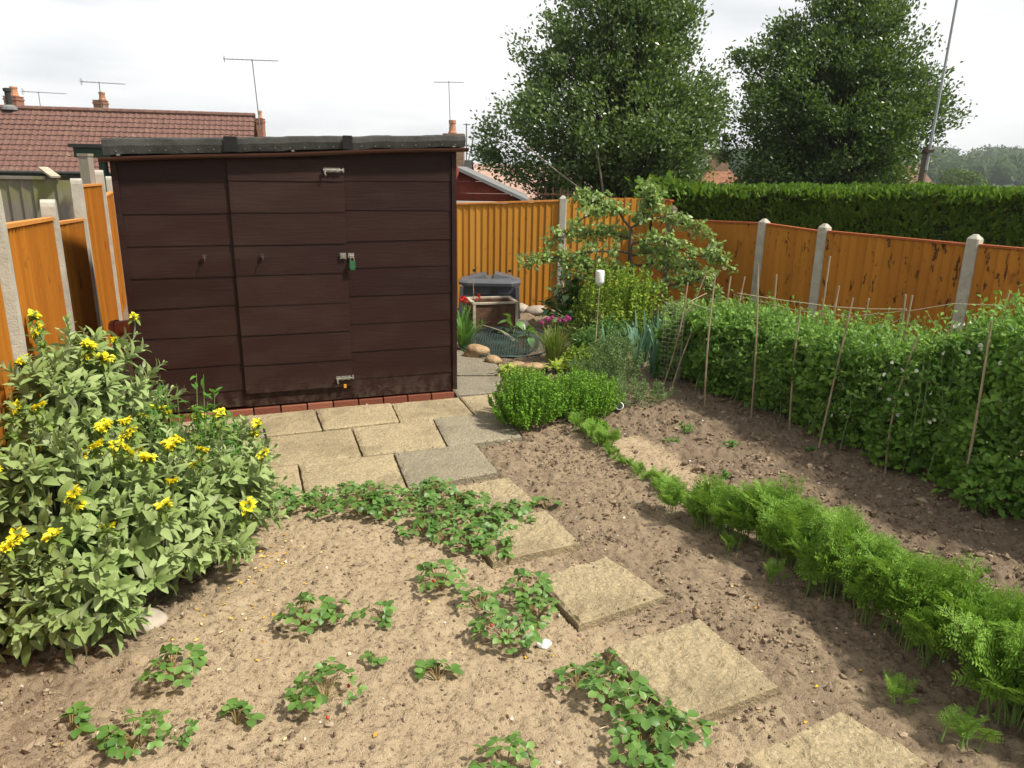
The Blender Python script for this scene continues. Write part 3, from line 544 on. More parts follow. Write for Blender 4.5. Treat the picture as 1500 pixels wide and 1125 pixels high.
# grey weathered fence next door
fg = thing('fence', 'old grey weathered board fence showing above the left fence, green with algae', 'fence', (-7, 9.25, 0))
panel_mesh((-9.2, 9.25), (-7.2, 9.25), 0.0, 1.77, 1.77, 0.145, -1, 0.02, False, 0.02).build('fence_panel', [M['greywood']] * 3, fg)
panel_mesh((-7.2, 9.25), (-5.30, 9.25), 0.0, 1.78, 1.78, 0.145, -1, 0.02, False, 0.02).build('fence_panel', [M['greywood']] * 3, fg)
MB().box((-5.95, 9.24, 1.80), (0.75, 0.08, 0.035)).build('top_rail', M['greywood'], fg)
mb = MB(); mb.box((0, 0, 0), (0.30, 0.11, 0.022), Matrix.Rotation(-0.35, 3, 'Y') @ Matrix.Rotation(0.6, 3, 'Z'))
tag(mb.build('plank', M['planter_rim'], loc=(-5.54, 9.24, 1.866)), 'short cream plank lying across the top of the grey fence', 'plank')
mb = MB(); mb.box((0, 0, 1.0), (0.11, 0.11, 2.12)).box((0, 0, 2.07), (0.125, 0.125, 0.03))
tag(mb.build('wooden_post', M['greywood'], loc=(-4.98, 9.05, 0)), 'tall grey wooden post with green algae behind the left fence', 'post')

# ------------------------------------------------------------------ shed
BL = np.array([-2.96, 5.72]); BR = np.array([-0.52, 6.61]); SU = (BR - BL) / np.linalg.norm(BR - BL); SVv = np.array([-SU[1], SU[0]]); SL = float(np.linalg.norm(BR - BL)); SD = 1.5
def S(s, d, z): return (BL[0] + SU[0] * s + SVv[0] * d, BL[1] + SU[1] * s + SVv[1] * d, z)
SAX = [(SU[0], SU[1], 0), (SVv[0], SVv[1], 0), (0, 0, 1)]
shed = thing('shed', 'dark brown timber shed with felt roof and bolted door standing on brick edging', 'shed', (*S(SL / 2, 0, 0)[:2], 0))
def boards(zs, s0, s1, tilt=0.0, d0=0.0, th=0.009, wob=0.004):
    mb = MB()
    for a, b in zip(zs[:-1], zs[1:]):
        k = rng.normal() * wob; k2 = rng.normal() * wob; g = 0.002
        zl = lambda z, s: z + tilt * s / SL
        mb.hexa([S(s0, d0 - th + rng.normal() * 0.001, zl(a, s0) + g + k), S(s1, d0 - th + rng.normal() * 0.001, zl(a, s1) + g + k2), S(s1, d0 + 0.02, zl(a, s1) + g + k2), S(s0, d0 + 0.02, zl(a, s0) + g + k),
                 S(s0, d0 - 0.003, zl(b, s0) + 0.012 + k), S(s1, d0 - 0.003, zl(b, s1) + 0.012 + k2), S(s1, d0 + 0.018, zl(b, s1) + 0.012 + k2), S(s0, d0 + 0.018, zl(b, s0) + 0.012 + k)])
    return mb
zl_ = [0.045, 0.19, 0.41, 0.66, 0.90, 1.14, 1.38, 1.62, 1.86, 2.03]; zr_ = [0.045, 0.215, 0.455, 0.695, 0.935, 1.175, 1.405, 1.645, 1.885, 2.13]; zd_ = [0.16, 0.40, 0.651, 0.891, 1.143, 1.383, 1.634, 1.874, 2.03]
boards(zl_, 0.0, 0.789, 0.02).build('wall_boards', M['shed'], shed); boards(zr_, 1.672, SL - 0.03, 0.0).build('wall_boards', M['shed'], shed)
MB().hexa([S(0.785, -0.004, 0.045), S(1.672, -0.004, 0.045), S(1.672, 0.03, 0.045), S(0.785, 0.03, 0.045), S(0.785, -0.004, 2.12), S(1.672, -0.004, 2.14), S(1.672, 0.03, 2.14), S(0.785, 0.03, 2.12)]).build('door_frame', M['shed'], shed)
mbw = MB()
for s in (0, SL):   # side walls and back
    for a in range(9): mbw.hexa([S(s - 0.012, 0.04, 0.05 + a * .24), S(s + 0.012, 0.04, 0.05 + a * .24), S(s + 0.012, SD, 0.05 + a * .24), S(s - 0.012, SD, 0.05 + a * .24), S(s - 0.004, 0.04, 0.288 + a * .24 - 0.13 * (a == 8)), S(s + 0.004, 0.04, 0.288 + a * .24 - 0.13 * (a == 8)), S(s + 0.004, SD, 0.288 + a * .24 - 0.13 * (a == 8)), S(s - 0.004, SD, 0.288 + a * .24 - 0.13 * (a == 8))])
mbw.hexa([S(0, SD, 0.05), S(SL, SD, 0.05), S(SL, SD + 0.02, 0.05), S(0, SD + 0.02, 0.05), S(0, SD, 2.1), S(SL, SD, 2.1), S(SL, SD + 0.02, 2.1), S(0, SD + 0.02, 2.1)])
mbw.build('side_walls', M['shed'], shed)
mb = boards(zd_, 0.791, 1.668, 0.0, -0.022, 0.0095, 0.003); door = mb.build('door', M['door'], shed)
MB().hexa([S(SL - 0.028, -0.022, 0.05), S(SL + 0.012, -0.022, 0.05), S(SL + 0.012, 0.03, 0.05), S(SL - 0.028, 0.03, 0.05), S(SL - 0.028, -0.022, 2.14), S(SL + 0.012, -0.022, 2.14), S(SL + 0.012, 0.03, 2.14), S(SL - 0.028, 0.03, 2.14)]).build('corner_trim', M['shed'], shed)
MB().hexa([S(-0.012, -0.022, 0.05), S(0.03, -0.022, 0.05), S(0.03, 0.03, 0.05), S(-0.012, 0.03, 0.05), S(-0.012, -0.022, 2.03), S(0.03, -0.022, 2.03), S(0.03, 0.03, 2.03), S(-0.012, 0.03, 2.03)]).build('corner_trim', M['shed'], shed)
mb = MB(); s = -0.03
while s < SL - 0.02:   # course of bricks
    w = min(0.215, SL + 0.015 - s); mb.box(S(s + w / 2, 0.04, -0.003 + rng.normal() * 0.002), (w - 0.010, 0.15, 0.058), SAX); s += w + 0.003
mb.build('brick_plinth', M['plinth'], shed)
# felt roof: sheet folded over the front, lumpy
n = 60; ss = np.linspace(-0.04, SL + 0.075, n); mb = MB(); rows = []
zt = lambda s: 2.165 + 0.095 * s / SL; zb = lambda s: 2.055 + 0.115 * s / SL
for d, zf in ((-0.03, lambda s: zb(s)), (-0.075, lambda s: zb(s) - 0.004), (-0.088, lambda s: 0.5 * (zb(s) + zt(s))), (-0.080, lambda s: zt(s) - 0.012), (-0.055, lambda s: zt(s)), (0.6, lambda s: zt(s) - 0.02), (SD + 0.06, lambda s: zt(s) - 0.06), (SD + 0.06, lambda s: zt(s) - 0.15)):
    j = 0.008 * fbm(ss, ss * 0 + d * 3, 0.22, 3, 7) + 0.004 * fbm(ss, ss * 0 + d, 0.07, 2, 9); rows.append([S(a, d + q, zf(a) + q * (0.9 if d < 0.5 else 0.2)) for a, q in zip(ss, j)])
V = np.array(rows); k = np.arange(V.shape[0] * n).reshape(-1, n)
mb.add(V.reshape(-1, 3), np.stack([k[:-1, :-1], k[:-1, 1:], k[1:, 1:], k[1:, :-1]], -1).reshape(-1, 4)[:, ::-1])
for col in (0, n - 1): mb.add(V[:, col], [tuple(range(V.shape[0]))])
felt = mb.build('roof', M['felt'], shed)
for s, w in ((0.83, 0.10), (1.70, 0.075)):
    mb = MB(); k = 8; pts = []
    for i in range(9):
        z = zb(s) - 0.004 + (zt(s) - zb(s) + 0.006) * i / 8; ww = w * (0.85 + 0.3 * vn(np.array([i * 0.6]), np.array([s]), 3)[0]); pts += [S(s - ww / 2, -0.101, z), S(s + ww / 2, -0.101, z)]
    mb.add(pts, [(2 * i, 2 * i + 1, 2 * i + 3, 2 * i + 2) for i in range(8)]); mb.add([(*S(s - w * .4, -0.08, 0)[:2], zb(s)), (*S(s + w * .4, -0.08, 0)[:2], zb(s)), (*S(s, -0.08, 0)[:2], zt(s))], [(0, 1, 2)]); mb.build('bitumen_patch', M['bitumen'], felt)
nail = MB().box((0, 0, 0), (0.006, 0.008, 0.006), SAX).mesh('felt_nail', M['zinc'])
for s in np.arange(0.05, SL, 0.11): o = bpy.data.objects.new('felt_nail', nail); C.objects.link(o); o.parent = felt; o.location = np.array(S(s, -0.088, zb(s) + 0.016)) - wloc(felt)
# gutter: open half round
th = np.linspace(PI, 2 * PI, 9); mb = MB(); prof = [(0.032 * math.cos(t), 0.032 * math.sin(t)) for t in th] + [(0.027 * math.cos(t), 0.027 * math.sin(t)) for t in th[::-1]]
gs = np.linspace(-0.075, SL + 0.10, 12); gzz = lambda s: 2.032 + 0.128 * s / SL + 0.004 * math.sin(s * 4)
V = [S(s, -0.068 + a, gzz(s) + b) for s in gs for a, b in prof]; k = len(prof)
mb.add(V, [(i * k + j, i * k + (j + 1) % k, (i + 1) * k + (j + 1) % k, (i + 1) * k + j) for i in range(11) for j in range(k)] + [tuple(range(k)), tuple(range(11 * k, 12 * k))])
gut = mb.build('gutter', M['gutter'], shed, smooth=False)
for s in (0.06, 1.28, SL - 0.03): MB().box(S(s, -0.07, gzz(s) + 0.012), (0.022, 0.066, 0.008), SAX).build('gutter_clip', M['zinc'], gut)
def bolt(s, z, L, down):
    b = MB(); b.box(S(s, -0.038, z), (L, 0.006, 0.034), SAX); r = [S(s - L * 0.52, -0.052, z), S(s + L * 0.62, -0.052, z)]; b.tube(r, 0.007, 8)
    for q in (-0.38, -0.05, 0.32): b.box(S(s + q * L, -0.048, z), (0.014, 0.020, 0.026), SAX)
    b.tube([S(s - L * 0.42, -0.058, z), S(s - L * 0.44, -0.064, z - 0.03), S(s - L * 0.40, -0.064, z - 0.045), S(s - L * 0.36, -0.060, z - 0.03)], 0.007, 6)
    b.box(S(s + L * 0.66, -0.03, z), (0.014, 0.024, 0.034), SAX); return b.build('bolt', M['zinc'], door)
bolt(1.575, 1.965, 0.135, 1); bolt(1.590, 0.242, 0.125, 1)
MB().box(S(1.60, -0.044, 0.215 - 0.045), (0.022, 0.014, 0.030), SAX).build('bolt_tag', M['orange_tag'], door)
b = MB(); b.box(S(1.632, -0.044, 1.285), (0.05, 0.008, 0.048), SAX); b.box(S(1.632, -0.050, 1.285), (0.03, 0.010, 0.028), SAX); b.build('hasp', M['zinc'], door)
b = MB(); b.box(S(1.700, -0.026, 1.285), (0.05, 0.010, 0.040), SAX); b.tube([S(1.690, -0.03, 1.285), S(1.690, -0.055, 1.285), S(1.712, -0.055, 1.285), S(1.712, -0.03, 1.285)], 0.005, 6); b.build('staple', M['zinc'], shed)
pl = thing('padlock', 'small green combination padlock hanging from the hasp of the shed door', 'padlock', S(1.703, -0.062, 1.20))
t = np.linspace(0, PI, 9); MB().tube([S(1.703 + 0.016 * math.cos(a), -0.062, 1.245 + 0.03 * math.sin(a)) for a in t], 0.004, 6).build('shackle', M['zinc'], pl)
b = MB(); b.box(S(1.703, -0.062, 1.215), (0.046, 0.022, 0.062), SAX); b.box(S(1.703, -0.062, 1.18), (0.034, 0.018, 0.02), SAX); b.build('lock_body', M['green_plastic'], pl)
for nm_, s, par in (('turn_button', 0.57, shed), ('turn_button', 1.00, door)):
    b = MB(); dd = -0.030 if par is shed else -0.046; b.box(S(s, dd, 1.30), (0.026, 0.016, 0.030), SAX); b.tube([S(s, dd - 0.005, 1.295), S(s, dd - 0.03, 1.29), S(s, dd - 0.034, 1.27)], 0.005, 6); b.build('hook', M['rust'], par)

# ------------------------------------------------------------------ neighbouring buildings
def roof_tiles(mb, e0, e1, up, slope_len, colw=0.21, roww=0.29, amp=0.020, m=0):
    """pantile courses from eaves line e0-e1 up the slope vector (unit)"""
    e0 = np.array(e0, float); e1 = np.array(e1, float); t = e1 - e0; L = np.linalg.norm(t); t /= L; up = np.array(up, float); nn = np.cross(t, up); nn = nn if nn[2] > 0 else -nn
    nc = int(L / colw); per = 6; s = np.linspace(0, L, nc * per + 1); prof = amp * np.maximum(-0.25, np.sin(s / L * nc * 2 * PI))
    r = int(slope_len / roww)
    for i in range(r):
        jo = rng.normal() * 0.004
        rows = [(i * roww, 0.000), (i * roww, 0.034 + jo), (min((i + 1) * roww + 0.01, slope_len), 0.004)]
        V = np.array([[e0 + t * a + up * u + nn * (h + p) for a, p in zip(s, prof)] for u, h in rows]); k = np.arange(3 * len(s)).reshape(3, -1)
        mb.add(V.reshape(-1, 3), np.stack([k[:-1, :-1], k[:-1, 1:], k[1:, 1:], k[1:, :-1]], -1).reshape(-1, 4), m)
# bungalow: ridge from (-26,28.4) to (-10.65,32.2)
rd = np.array([0.970, 0.241]); pd = np.array([0.241, -0.970]); R1 = np.array([-10.62, 32.2]); R0 = R1 - rd * 15.5; ZR, ZE, RUN = 3.86, 1.60, 2.75
bung = thing('bungalow', 'brick bungalow with a red brown tiled roof beyond the left fence', 'house', (*(0.5 * (R0 + R1)), -0.9))
up = nrm(np.array([-pd[0] * RUN, -pd[1] * RUN, ZR - ZE])); SLN = math.hypot(RUN, ZR - ZE); E0, E1 = R0 + pd * RUN, R1 + pd * RUN
mb = MB(); roof_tiles(mb, (*E0, ZE), (*E1, ZE), up, SLN); B0, B1 = R0 - pd * RUN, R1 - pd * RUN
mb.add([(*B0, ZE), (*B1, ZE), (*R1, ZR), (*R0, ZR)], [(0, 1, 2, 3)])
for a in np.arange(0, 15.4, 0.42): mb.tube([(*(R0 + rd * a), ZR + 0.03), (*(R0 + rd * (a + 0.41)), ZR + 0.03)], [0.105, 0.10], 8)
roof = mb.build('roof', M['tile'], bung)
mb = MB(); I0, I1 = R0 + rd * 0.2, R1 - rd * 0.18
q = [I0 + pd * (RUN - 0.35), I1 + pd * (RUN - 0.35), I1 - pd * (RUN - 0.35), I0 - pd * (RUN - 0.35)]; mb.hexa([(*k, -1.0) for k in q] + [(*k, ZE + 0.05) for k in q])
for I in (I0, I1): mb.add([(*(I + pd * (RUN - 0.35)), ZE + 0.05), (*(I - pd * (RUN - 0.35)), ZE + 0.05), (*I, ZR - 0.1)], [(0, 1, 2)])
mb.build('wall', M['brick'], bung)
mb = MB(); mb.tube([(*(E0 + pd * 0.06), ZE - 0.02), (*(E1 + pd * 0.06), ZE - 0.02)], 0.06, 8); mb.box(((E0 + E1)[0] / 2, (E0 + E1)[1] / 2, ZE - 0.10), (15.4, 0.03, 0.16), [(rd[0], rd[1], 0), (-rd[1], rd[0], 0), (0, 0, 1)]); mb.build('gutter', M['slate'], bung)
fp = np.array([-19.15, 30.05]); fz = ZR - (fp - R1) @ pd / RUN * (ZR - ZE)
MB().lathe([(0.10, -0.1), (0.10, 0.62), (0.14, 0.64), (0.14, 0.74), (0.08, 0.76)], (*fp, fz), 10).build('flue_pipe', M['slate'], roof)
MB().lathe([(0.30, -0.02), (0.28, 0.08), (0.12, 0.16)], (*fp, fz), 10).build('flashing', M['grey_felt'], roof)
def chimney(par, x, y, w, d, z0, z1, pot_z, pots, mat='brick'):
    b = MB(); b.box((x, y, (z0 + z1) / 2), (w, d, z1 - z0)); b.box((x, y, z1 - 0.13), (w + 0.07, d + 0.07, 0.09)); b.box((x, y, z1 + 0.02), (w + 0.04, d + 0.04, 0.05)); ch = b.build('chimney', M[mat], par)
    for px, r in pots:
        h = pot_z - z1; MB().lathe([(r * 1.15, 0), (r * 1.2, 0.06), (r, 0.10), (r * 0.86, h - 0.12), (r * 1.02, h - 0.10), (r * 1.02, h), (r * 0.7, h), (r * 0.7, h - 0.1)], (px, y, z1 + 0.03), 10).build('chimney_pot', M['clay'], ch)
def house(label, x0, x1, y0, y1, ze, zr, mats, hip=False, zb=-0.95):
    h = thing('house', label, 'house', ((x0 + x1) / 2, (y0 + y1) / 2, zb)); ym = (y0 + y1) / 2; o = 0.3
    b = MB(); b.box(((x0 + x1) / 2, ym, (zb + ze) / 2), (x1 - x0, y1 - y0, ze - zb))
    if not hip:
        for x in (x0, x1): b.add([(x, y0, ze), (x, y1, ze), (x, ym, zr - 0.03)], [(0, 1, 2)])
    b.build('wall', M[mats[0]], h)
    b = MB(); i = (x1 - x0) * 0.38 if hip else 0
    A = [(x0 - o, y0 - o, ze - 0.1), (x1 + o, y0 - o, ze - 0.1), (x1 + o, y1 + o, ze - 0.1), (x0 - o, y1 + o, ze - 0.1), (x0 - o + i + (o if hip else 0), ym, zr), (x1 + o - i - (o if hip else 0), ym, zr)]
    b.add(A, [(0, 1, 5, 4), (2, 3, 4, 5), (1, 2, 5), (3, 0, 4)] if hip else [(0, 1, 5, 4), (2, 3, 4, 5)]); B = [(x, y, z - 0.12) for x, y, z in A]; b.add(B, [(4, 5, 1, 0), (5, 4, 3, 2)])
    b.add(A[:2] + B[:2], [(0, 2, 3, 1)]); r = b.build('roof', M[mats[1]], h)
    return h, r
h1, r1 = house('terraced house behind the bungalow, only its two left chimneys showing', -34, -20.5, 42, 48, 2.2, 4.35, ('brick', 'tile'))
chimney(r1, -28.38, 45, 0.70, 0.70, 4.0, 5.40, 5.92, [(-28.30, 0.20)]); chimney(r1, -23.49, 45, 0.54, 0.60, 4.0, 5.27, 5.72, [(-23.36, 0.17)])
h2, r2 = house('house beyond the right end of the bungalow roof with one slim red chimney', -20, -13.5, 43, 47, 1.6, 3.2, ('brick', 'tile'))
chimney(r2, -14.55, 45, 0.40, 0.45, 2.9, 4.45, 4.88, [(-14.52, 0.11)])
h3, r3 = house('dark roofed house with a brick chimney half hidden behind the shed roof', -9, -1.75, 24.5, 28, 1.55, 2.25, ('brick_brown', 'slate'))
chimney(r3, -2.05, 26, 0.66, 0.6, 1.9, 3.02, 3.46, [(-2.10, 0.12)], 'brick_brown')
h4, r4 = house('pale pink roofed house low behind the left holly tree', -2.2, 5.5, 31, 36, 1.0, 2.18, ('brick', 'tile_pink'))
h5, r5 = house('brown hip roofed house with a broad chimney between the two holly trees', 9.0, 11.7, 38.5, 41.5, 0.9, 2.35, ('brick', 'tile_brown'), True)
chimney(r5, 10.3, 40, 0.95, 0.7, 1.8, 2.90, 3.0, [], 'brick_brown')
h6, r6 = house('red brick house end half hidden by the right holly tree and mast', 18.3, 20.6, 39, 42, 1.6, 2.5, ('brick', 'tile'))
b = MB(); b.box((22.2, 42, 0.15), (4.2, 3, 2.3)); h7 = thing('garage', 'low pale flat roofed garage just above the hedge', 'garage', (22.2, 42, -1)); b.build('wall', M['brick'], h7); MB().box((22.2, 42, 1.38), (4.5, 3.3, 0.14)).build('roof', M['render'], h7)
def aerial(label, base, top, boom, n_el, el=0.45, tilt=0.0, yaw=0.0, r=0.018):
    a = thing('tv_aerial', label, 'aerial', base); x, y, z = top; c, s_ = math.cos(yaw), math.sin(yaw)
    MB().tube([base, top], r, 6).build('mast', M['aerial'], a)
    b = MB(); b0, b1 = boom; P = lambda u: (x + u * c, y + u * s_, z + u * tilt - 0.04); b.tube([P(b0), P(b1)], r * 0.8, 5)
    for u in np.linspace(b0 + 0.03, b1, n_el):
        p = P(u); k = el * (0.55 + 0.45 * (b1 - u) / (b1 - b0)); b.tube([(p[0] - s_ * k, p[1] + c * k, p[2]), (p[0] + s_ * k, p[1] - c * k, p[2])], r * 0.45, 4)
    p = P(b0 + 0.05)
    for zz in ((-0.15, -0.07, 0.07, 0.15) if b0 < -0.5 else ()): b.tube([(p[0] - s_ * 0.2, p[1] + c * 0.2, p[2] + zz), (p[0] + s_ * 0.2, p[1] - c * 0.2, p[2] + zz)], r * 0.5, 4)
    if b0 < -0.5: b.tube([(p[0], p[1], p[2] - 0.17), (p[0], p[1], p[2] + 0.17)], r * 0.5, 4)
    b.build('boom', M['aerial'], a); return a
aerial('tall tv aerial on a leaning mast above the slim red chimney', (-14.45, 44.6, 3.9), (-14.62, 44.6, 7.55), (-1.5, 1.35), 13, 0.5, 0.01, 0.25, 0.028)
aerial('tv aerial on the second chimney from the left', (-23.3, 44.65, 4.4), (-23.25, 44.65, 6.25), (-0.95, 1.3), 12, 0.45, -0.02, 0.25, 0.022)
aerial('faint tv aerial behind the leftmost chimney', (-28.6, 47.8, 3.3), (-28.6, 47.8, 5.95), (-0.9, 1.5), 12, 0.4, -0.02, 0.2, 0.02)
aerial('tv aerial on a mast above the chimney behind the shed roof', (-2.12, 25.62, 2.6), (-2.18, 25.62, 4.65), (-0.48, 0.48), 8, 0.25, 0.04, 0.3, 0.013)
a = aerial('dark pole with a stubby antenna between the shed roof and the left holly tree', (-1.66, 26.3, 1.9), (-1.66, 26.3, 3.42), (-0.1, 0.12), 3, 0.1, 0, 0, 0.02)
b = MB(); b.tube([(-1.75, 26.3, 2.72), (-0.75, 26.3, 2.62)], 0.02, 5)
for u, k in ((-1.5, 0.26), (-1.25, 0.06), (-1.0, 0.05)): b.tube([(u, 26.3, 2.68 - k), (u + 0.05, 26.3, 2.68 + k)], 0.016, 4)
b.tube([(-1.60, 26.3, 2.2), (-1.42, 26.3, 3.0)], 0.02, 5); b.build('antenna', M['aerial'], a)
aerial('thin tv aerial on the broad chimney between the holly trees', (10.35, 39.6, 2.5), (10.42, 39.6, 4.55), (-0.35, 1.1), 7, 0.35, -0.02, 0.2, 0.03)
# red shed next door
rs = thing('shed', 'red stained neighbouring shed with a grey felt gable roof behind the back fence', 'shed', (-0.97, 12.8, -0.1))
GX0, GX1, AX, ZA, ZE2 = -2.05, 0.12, -0.97, 1.965, 1.50
b = MB(); nb = 12
for i in range(nb):
    z0_, z1_ = -0.3 + i * 0.19, -0.3 + (i + 1) * 0.19 - 0.004
    def wd(z): return 1.0 if z < ZE2 else max(0.0, (ZA - z) / (ZA - ZE2))
    a0, a1 = wd(z0_), wd(min(z1_, ZA)); z1c = min(z1_, ZA)
    if a0 <= 0: continue
    xl = lambda a: AX + (GX0 - AX) * a; xr = lambda a: AX + (GX1 - AX) * a
    b.hexa([(xl(a0), 12.79, z0_), (xr(a0), 12.79, z0_), (xr(a0), 12.83, z0_), (xl(a0), 12.83, z0_), (xl(a1), 12.80, z1c), (xr(a1), 12.80, z1c), (xr(a1), 12.83, z1c), (xl(a1), 12.83, z1c)])
b.box(((GX0 + GX1) / 2, 14.0, 0.6), (GX1 - GX0 - 0.04, 2.3, 1.78)); b.build('wall', M['red_paint'], rs)
b = MB()
for sg in (-1, 1):
    ex = AX + sg * 1.20; ez = ZA - (ZA - ZE2) / 1.085 * 1.20
    A = [(AX, 12.70, ZA), (ex, 12.70, ez), (ex, 15.4, ez), (AX, 15.4, ZA)]; b.hexa([A[k] for k in (0, 1, 2, 3)] + [(x, y, z + 0.055) for x, y, z in A]) if sg > 0 else b.hexa([A[k] for k in (1, 0, 3, 2)] + [(A[k][0], A[k][1], A[k][2] + 0.055) for k in (1, 0, 3, 2)])
b.build('roof', M['grey_felt'], rs)
b = MB(); b.add([(AX, 12.66, ZA - 0.17), (AX + 0.055, 12.66, ZA - 0.02), (AX, 12.66, ZA + 0.11), (AX - 0.055, 12.66, ZA - 0.02), (AX, 12.69, ZA - 0.17), (AX + 0.055, 12.69, ZA - 0.02), (AX, 12.69, ZA + 0.11), (AX - 0.055, 12.69, ZA - 0.02)], [(0, 1, 2, 3), (7, 6, 5, 4), (0, 4, 5, 1), (1, 5, 6, 2), (2, 6, 7, 3), (3, 7, 4, 0)]); b.build('finial', flat('faded_red_paint', (0.30, 0.085, 0.065), 0.7), rs)
MB().box((-0.95, 12.6, 1.462), (2.5, 0.10, 0.03)).build('white_trim', M['render'], rs)
# canopy behind the left fence
cn = thing('canopy', 'dark green open canopy with a diagonal brace showing left of the shed roof', 'canopy', (-4.9, 12.0, -0.1))
MB().box((-4.85, 12.3, 2.215), (3.2, 2.0, 0.05)).build('roof', M['slate'], cn); MB().box((-4.85, 11.36, 2.13), (3.1, 0.05, 0.16)).build('fascia', M['green_paint'], cn)
for x in (-6.05, -3.6): MB().box((x, 11.45, 0.97), (0.09, 0.09, 2.2)).build('post', M['green_paint'], cn)
MB().box((-5.45, 11.42, 1.93), (0.62, 0.06, 0.09), Matrix.Rotation(-0.80, 3, 'Y').transposed()).build('brace', M['green_paint'], cn)
MB().box((-4.85, 13.2, 0.95), (3.0, 0.05, 2.3)).build('back_panel', M['green_paint'], cn)
# trellis above the back fence
b = MB()
for x in np.arange(0.34, 0.95, 0.112): b.box((x, 11.62, 0.85), (0.022, 0.016, 1.78))
for z in np.arange(1.28, 1.75, 0.12): b.box((0.62, 11.605, z), (0.62, 0.014, 0.022))
tag(b.build('trellis', M['planter'], at=(0.62, 11.6, 0)), 'brown square trellis sticking up just behind the back fence', 'trellis')
# mast
ms = thing('radio_mast', 'tall thin grey mast on a wooden post rising above the hedge', 'mast', (7.27, 14.0, -0.3))
MB().tube([(7.25, 14, -0.5), (7.29, 14, 2.5)], [0.065, 0.058], 8).build('wooden_post', M['pole_wood'], ms); MB().tube([(7.30, 13.93, 2.1), (7.37, 13.93, 5.6)], [0.026, 0.020], 8).build('mast_tube', M['pole_metal'], ms)
MB().box((7.29, 13.95, 2.42), (0.14, 0.14, 0.05)).build('clamp', M['rust'], ms)

# ------------------------------------------------------------------ holly trees
def tree(label, loc, prof, depth_k, mats, leafn, clumps, trunk_h, stems, seed, leaf=0.105, sub=()):
    """prof: (z, left extent, right extent) of the crown around the trunk axis"""
    g = np.random.default_rng(seed); x0, y0 = loc; t = thing('holly_tree', label, 'tree', (x0, y0, -0.5)); pz = np.array([p[0] for p in prof]); pl = np.array([p[1] for p in prof]); pr = np.array([p[2] for p in prof])
    cz = g.uniform(pz[0], pz[-1], clumps * 6); wl = np.interp(cz, pz, pl); wr = np.interp(cz, pz, pr); keep = g.random(len(cz)) < ((wl + wr) / (pl + pr).max()) ** 1.3
    cz, wl, wr = cz[keep][:clumps], wl[keep][:clumps], wr[keep][:clumps]; n = len(cz)
    a = g.uniform(0, 2 * PI, n); rr = (1 - 0.66 * g.random(n) ** 1.25); lobe = 1 + 0.10 * np.sin(a * 3 + cz * 2.3) + 0.10 * np.sin(a * 5 - cz * 3.1)
    ext = np.where(np.cos(a) > 0, wr, wl); ey = 0.5 * (wl + wr) * depth_k
    ext = np.maximum(ext - 0.22, 0.1); CX = np.cos(a) * ext * rr * lobe; CY = np.sin(a) * ey * rr * lobe; P = np.stack([x0 + CX, y0 + CY, cz], -1)
    mb = MB(); m = int(leafn / n); sz = g.uniform(0.10, 0.25, n)
    off = g.normal(size=(n, m, 3)).clip(-1.7, 1.7); off *= (sz[:, None, None] * np.array([1.05, 1.05, 0.8])); rad = nrm(np.stack([CX, CY * 0.8, (cz - pz[0]) * 0.35], -1))
    off += rad[:, None] * (g.random((n, m, 1)) ** 1.4) * 0.34 * g.random((n, 1, 1))        # sprays reach outward
    pos = (P[:, None] + off).reshape(-1, 3); d = nrm(rad[:, None] * 0.9 + g.normal(size=(n, m, 3)) * 0.75 + np.array([0, 0, 0.25])).reshape(-1, 3); u = nrm(g.normal(size=(n * m, 3)) * 0.8 + np.array([0, 0, 0.7]) + np.repeat(rad, m, 0) * 0.5)
    scatter(mb, DIAM, pos, d, u, g.uniform(0.7, 1.25, n * m) * leaf)
    mb.build('crown', mats[0], t)
    tk = MB(); zt = pz[-1]
    for i in range(stems):
        k = (i - (stems - 1) / 2) * 0.22; tk.tube([(x0 + k * 0.3, y0, -0.7), (x0 + k, y0 + 0.1 * i, trunk_h * 0.5), (x0 + k * 2.0, y0, trunk_h), (x0 + k * 2.6, y0 + 0.1, zt * 0.62), (x0 + k * 2.2, y0, zt * 0.92)], [0.16, 0.13, 0.10, 0.07, 0.02], 7)
    for i in range(0, n, max(1, n // 330)):
        zb_ = max(0.5, P[i][2] * 0.55 + 0.1 - 0.25 * np.hypot(CX[i], CY[i])); b = np.array([x0 + g.normal() * 0.08, y0, zb_]); c = P[i]; q = (b + c) / 2 + np.array([0, 0, -0.10]) + g.normal(size=3) * 0.10
        tk.tube([b, q, c], [0.030, 0.018, 0.004], 5)
    for line in sub: tk.tube(line, np.linspace(0.024, 0.010, len(line)), 6, 1)
    tk.build('trunk', [M['bark'], M['bark_pale']], t); return t
tree('left holly tree with a loose pyramid crown and a long low limb reaching left', (2.45, 17.0), [(0.9, 1.3, 1.0), (1.4, 2.2, 1.6), (2.0, 2.75, 1.75), (2.7, 3.2, 1.95), (3.0, 3.5, 2.0), (3.35, 3.0, 2.0), (3.7, 2.5, 1.95), (4.1, 2.4, 1.6), (4.7, 2.15, 1.30), (5.36, 1.65, 1.10), (6.0, 1.2, 0.85), (6.8, 0.5, 0.45)], 0.8, ['' or M['holly']], 84000, 640, 2.0, 3, 31, leaf=0.090,
     sub=[[(1.55, 15.2, 1.2), (1.25, 15.0, 1.65), (0.75, 15.0, 2.0), (0.1, 15.2, 2.5)], [(1.75, 15.3, 1.5), (1.6, 15.2, 2.2), (1.45, 15.4, 2.9)]])
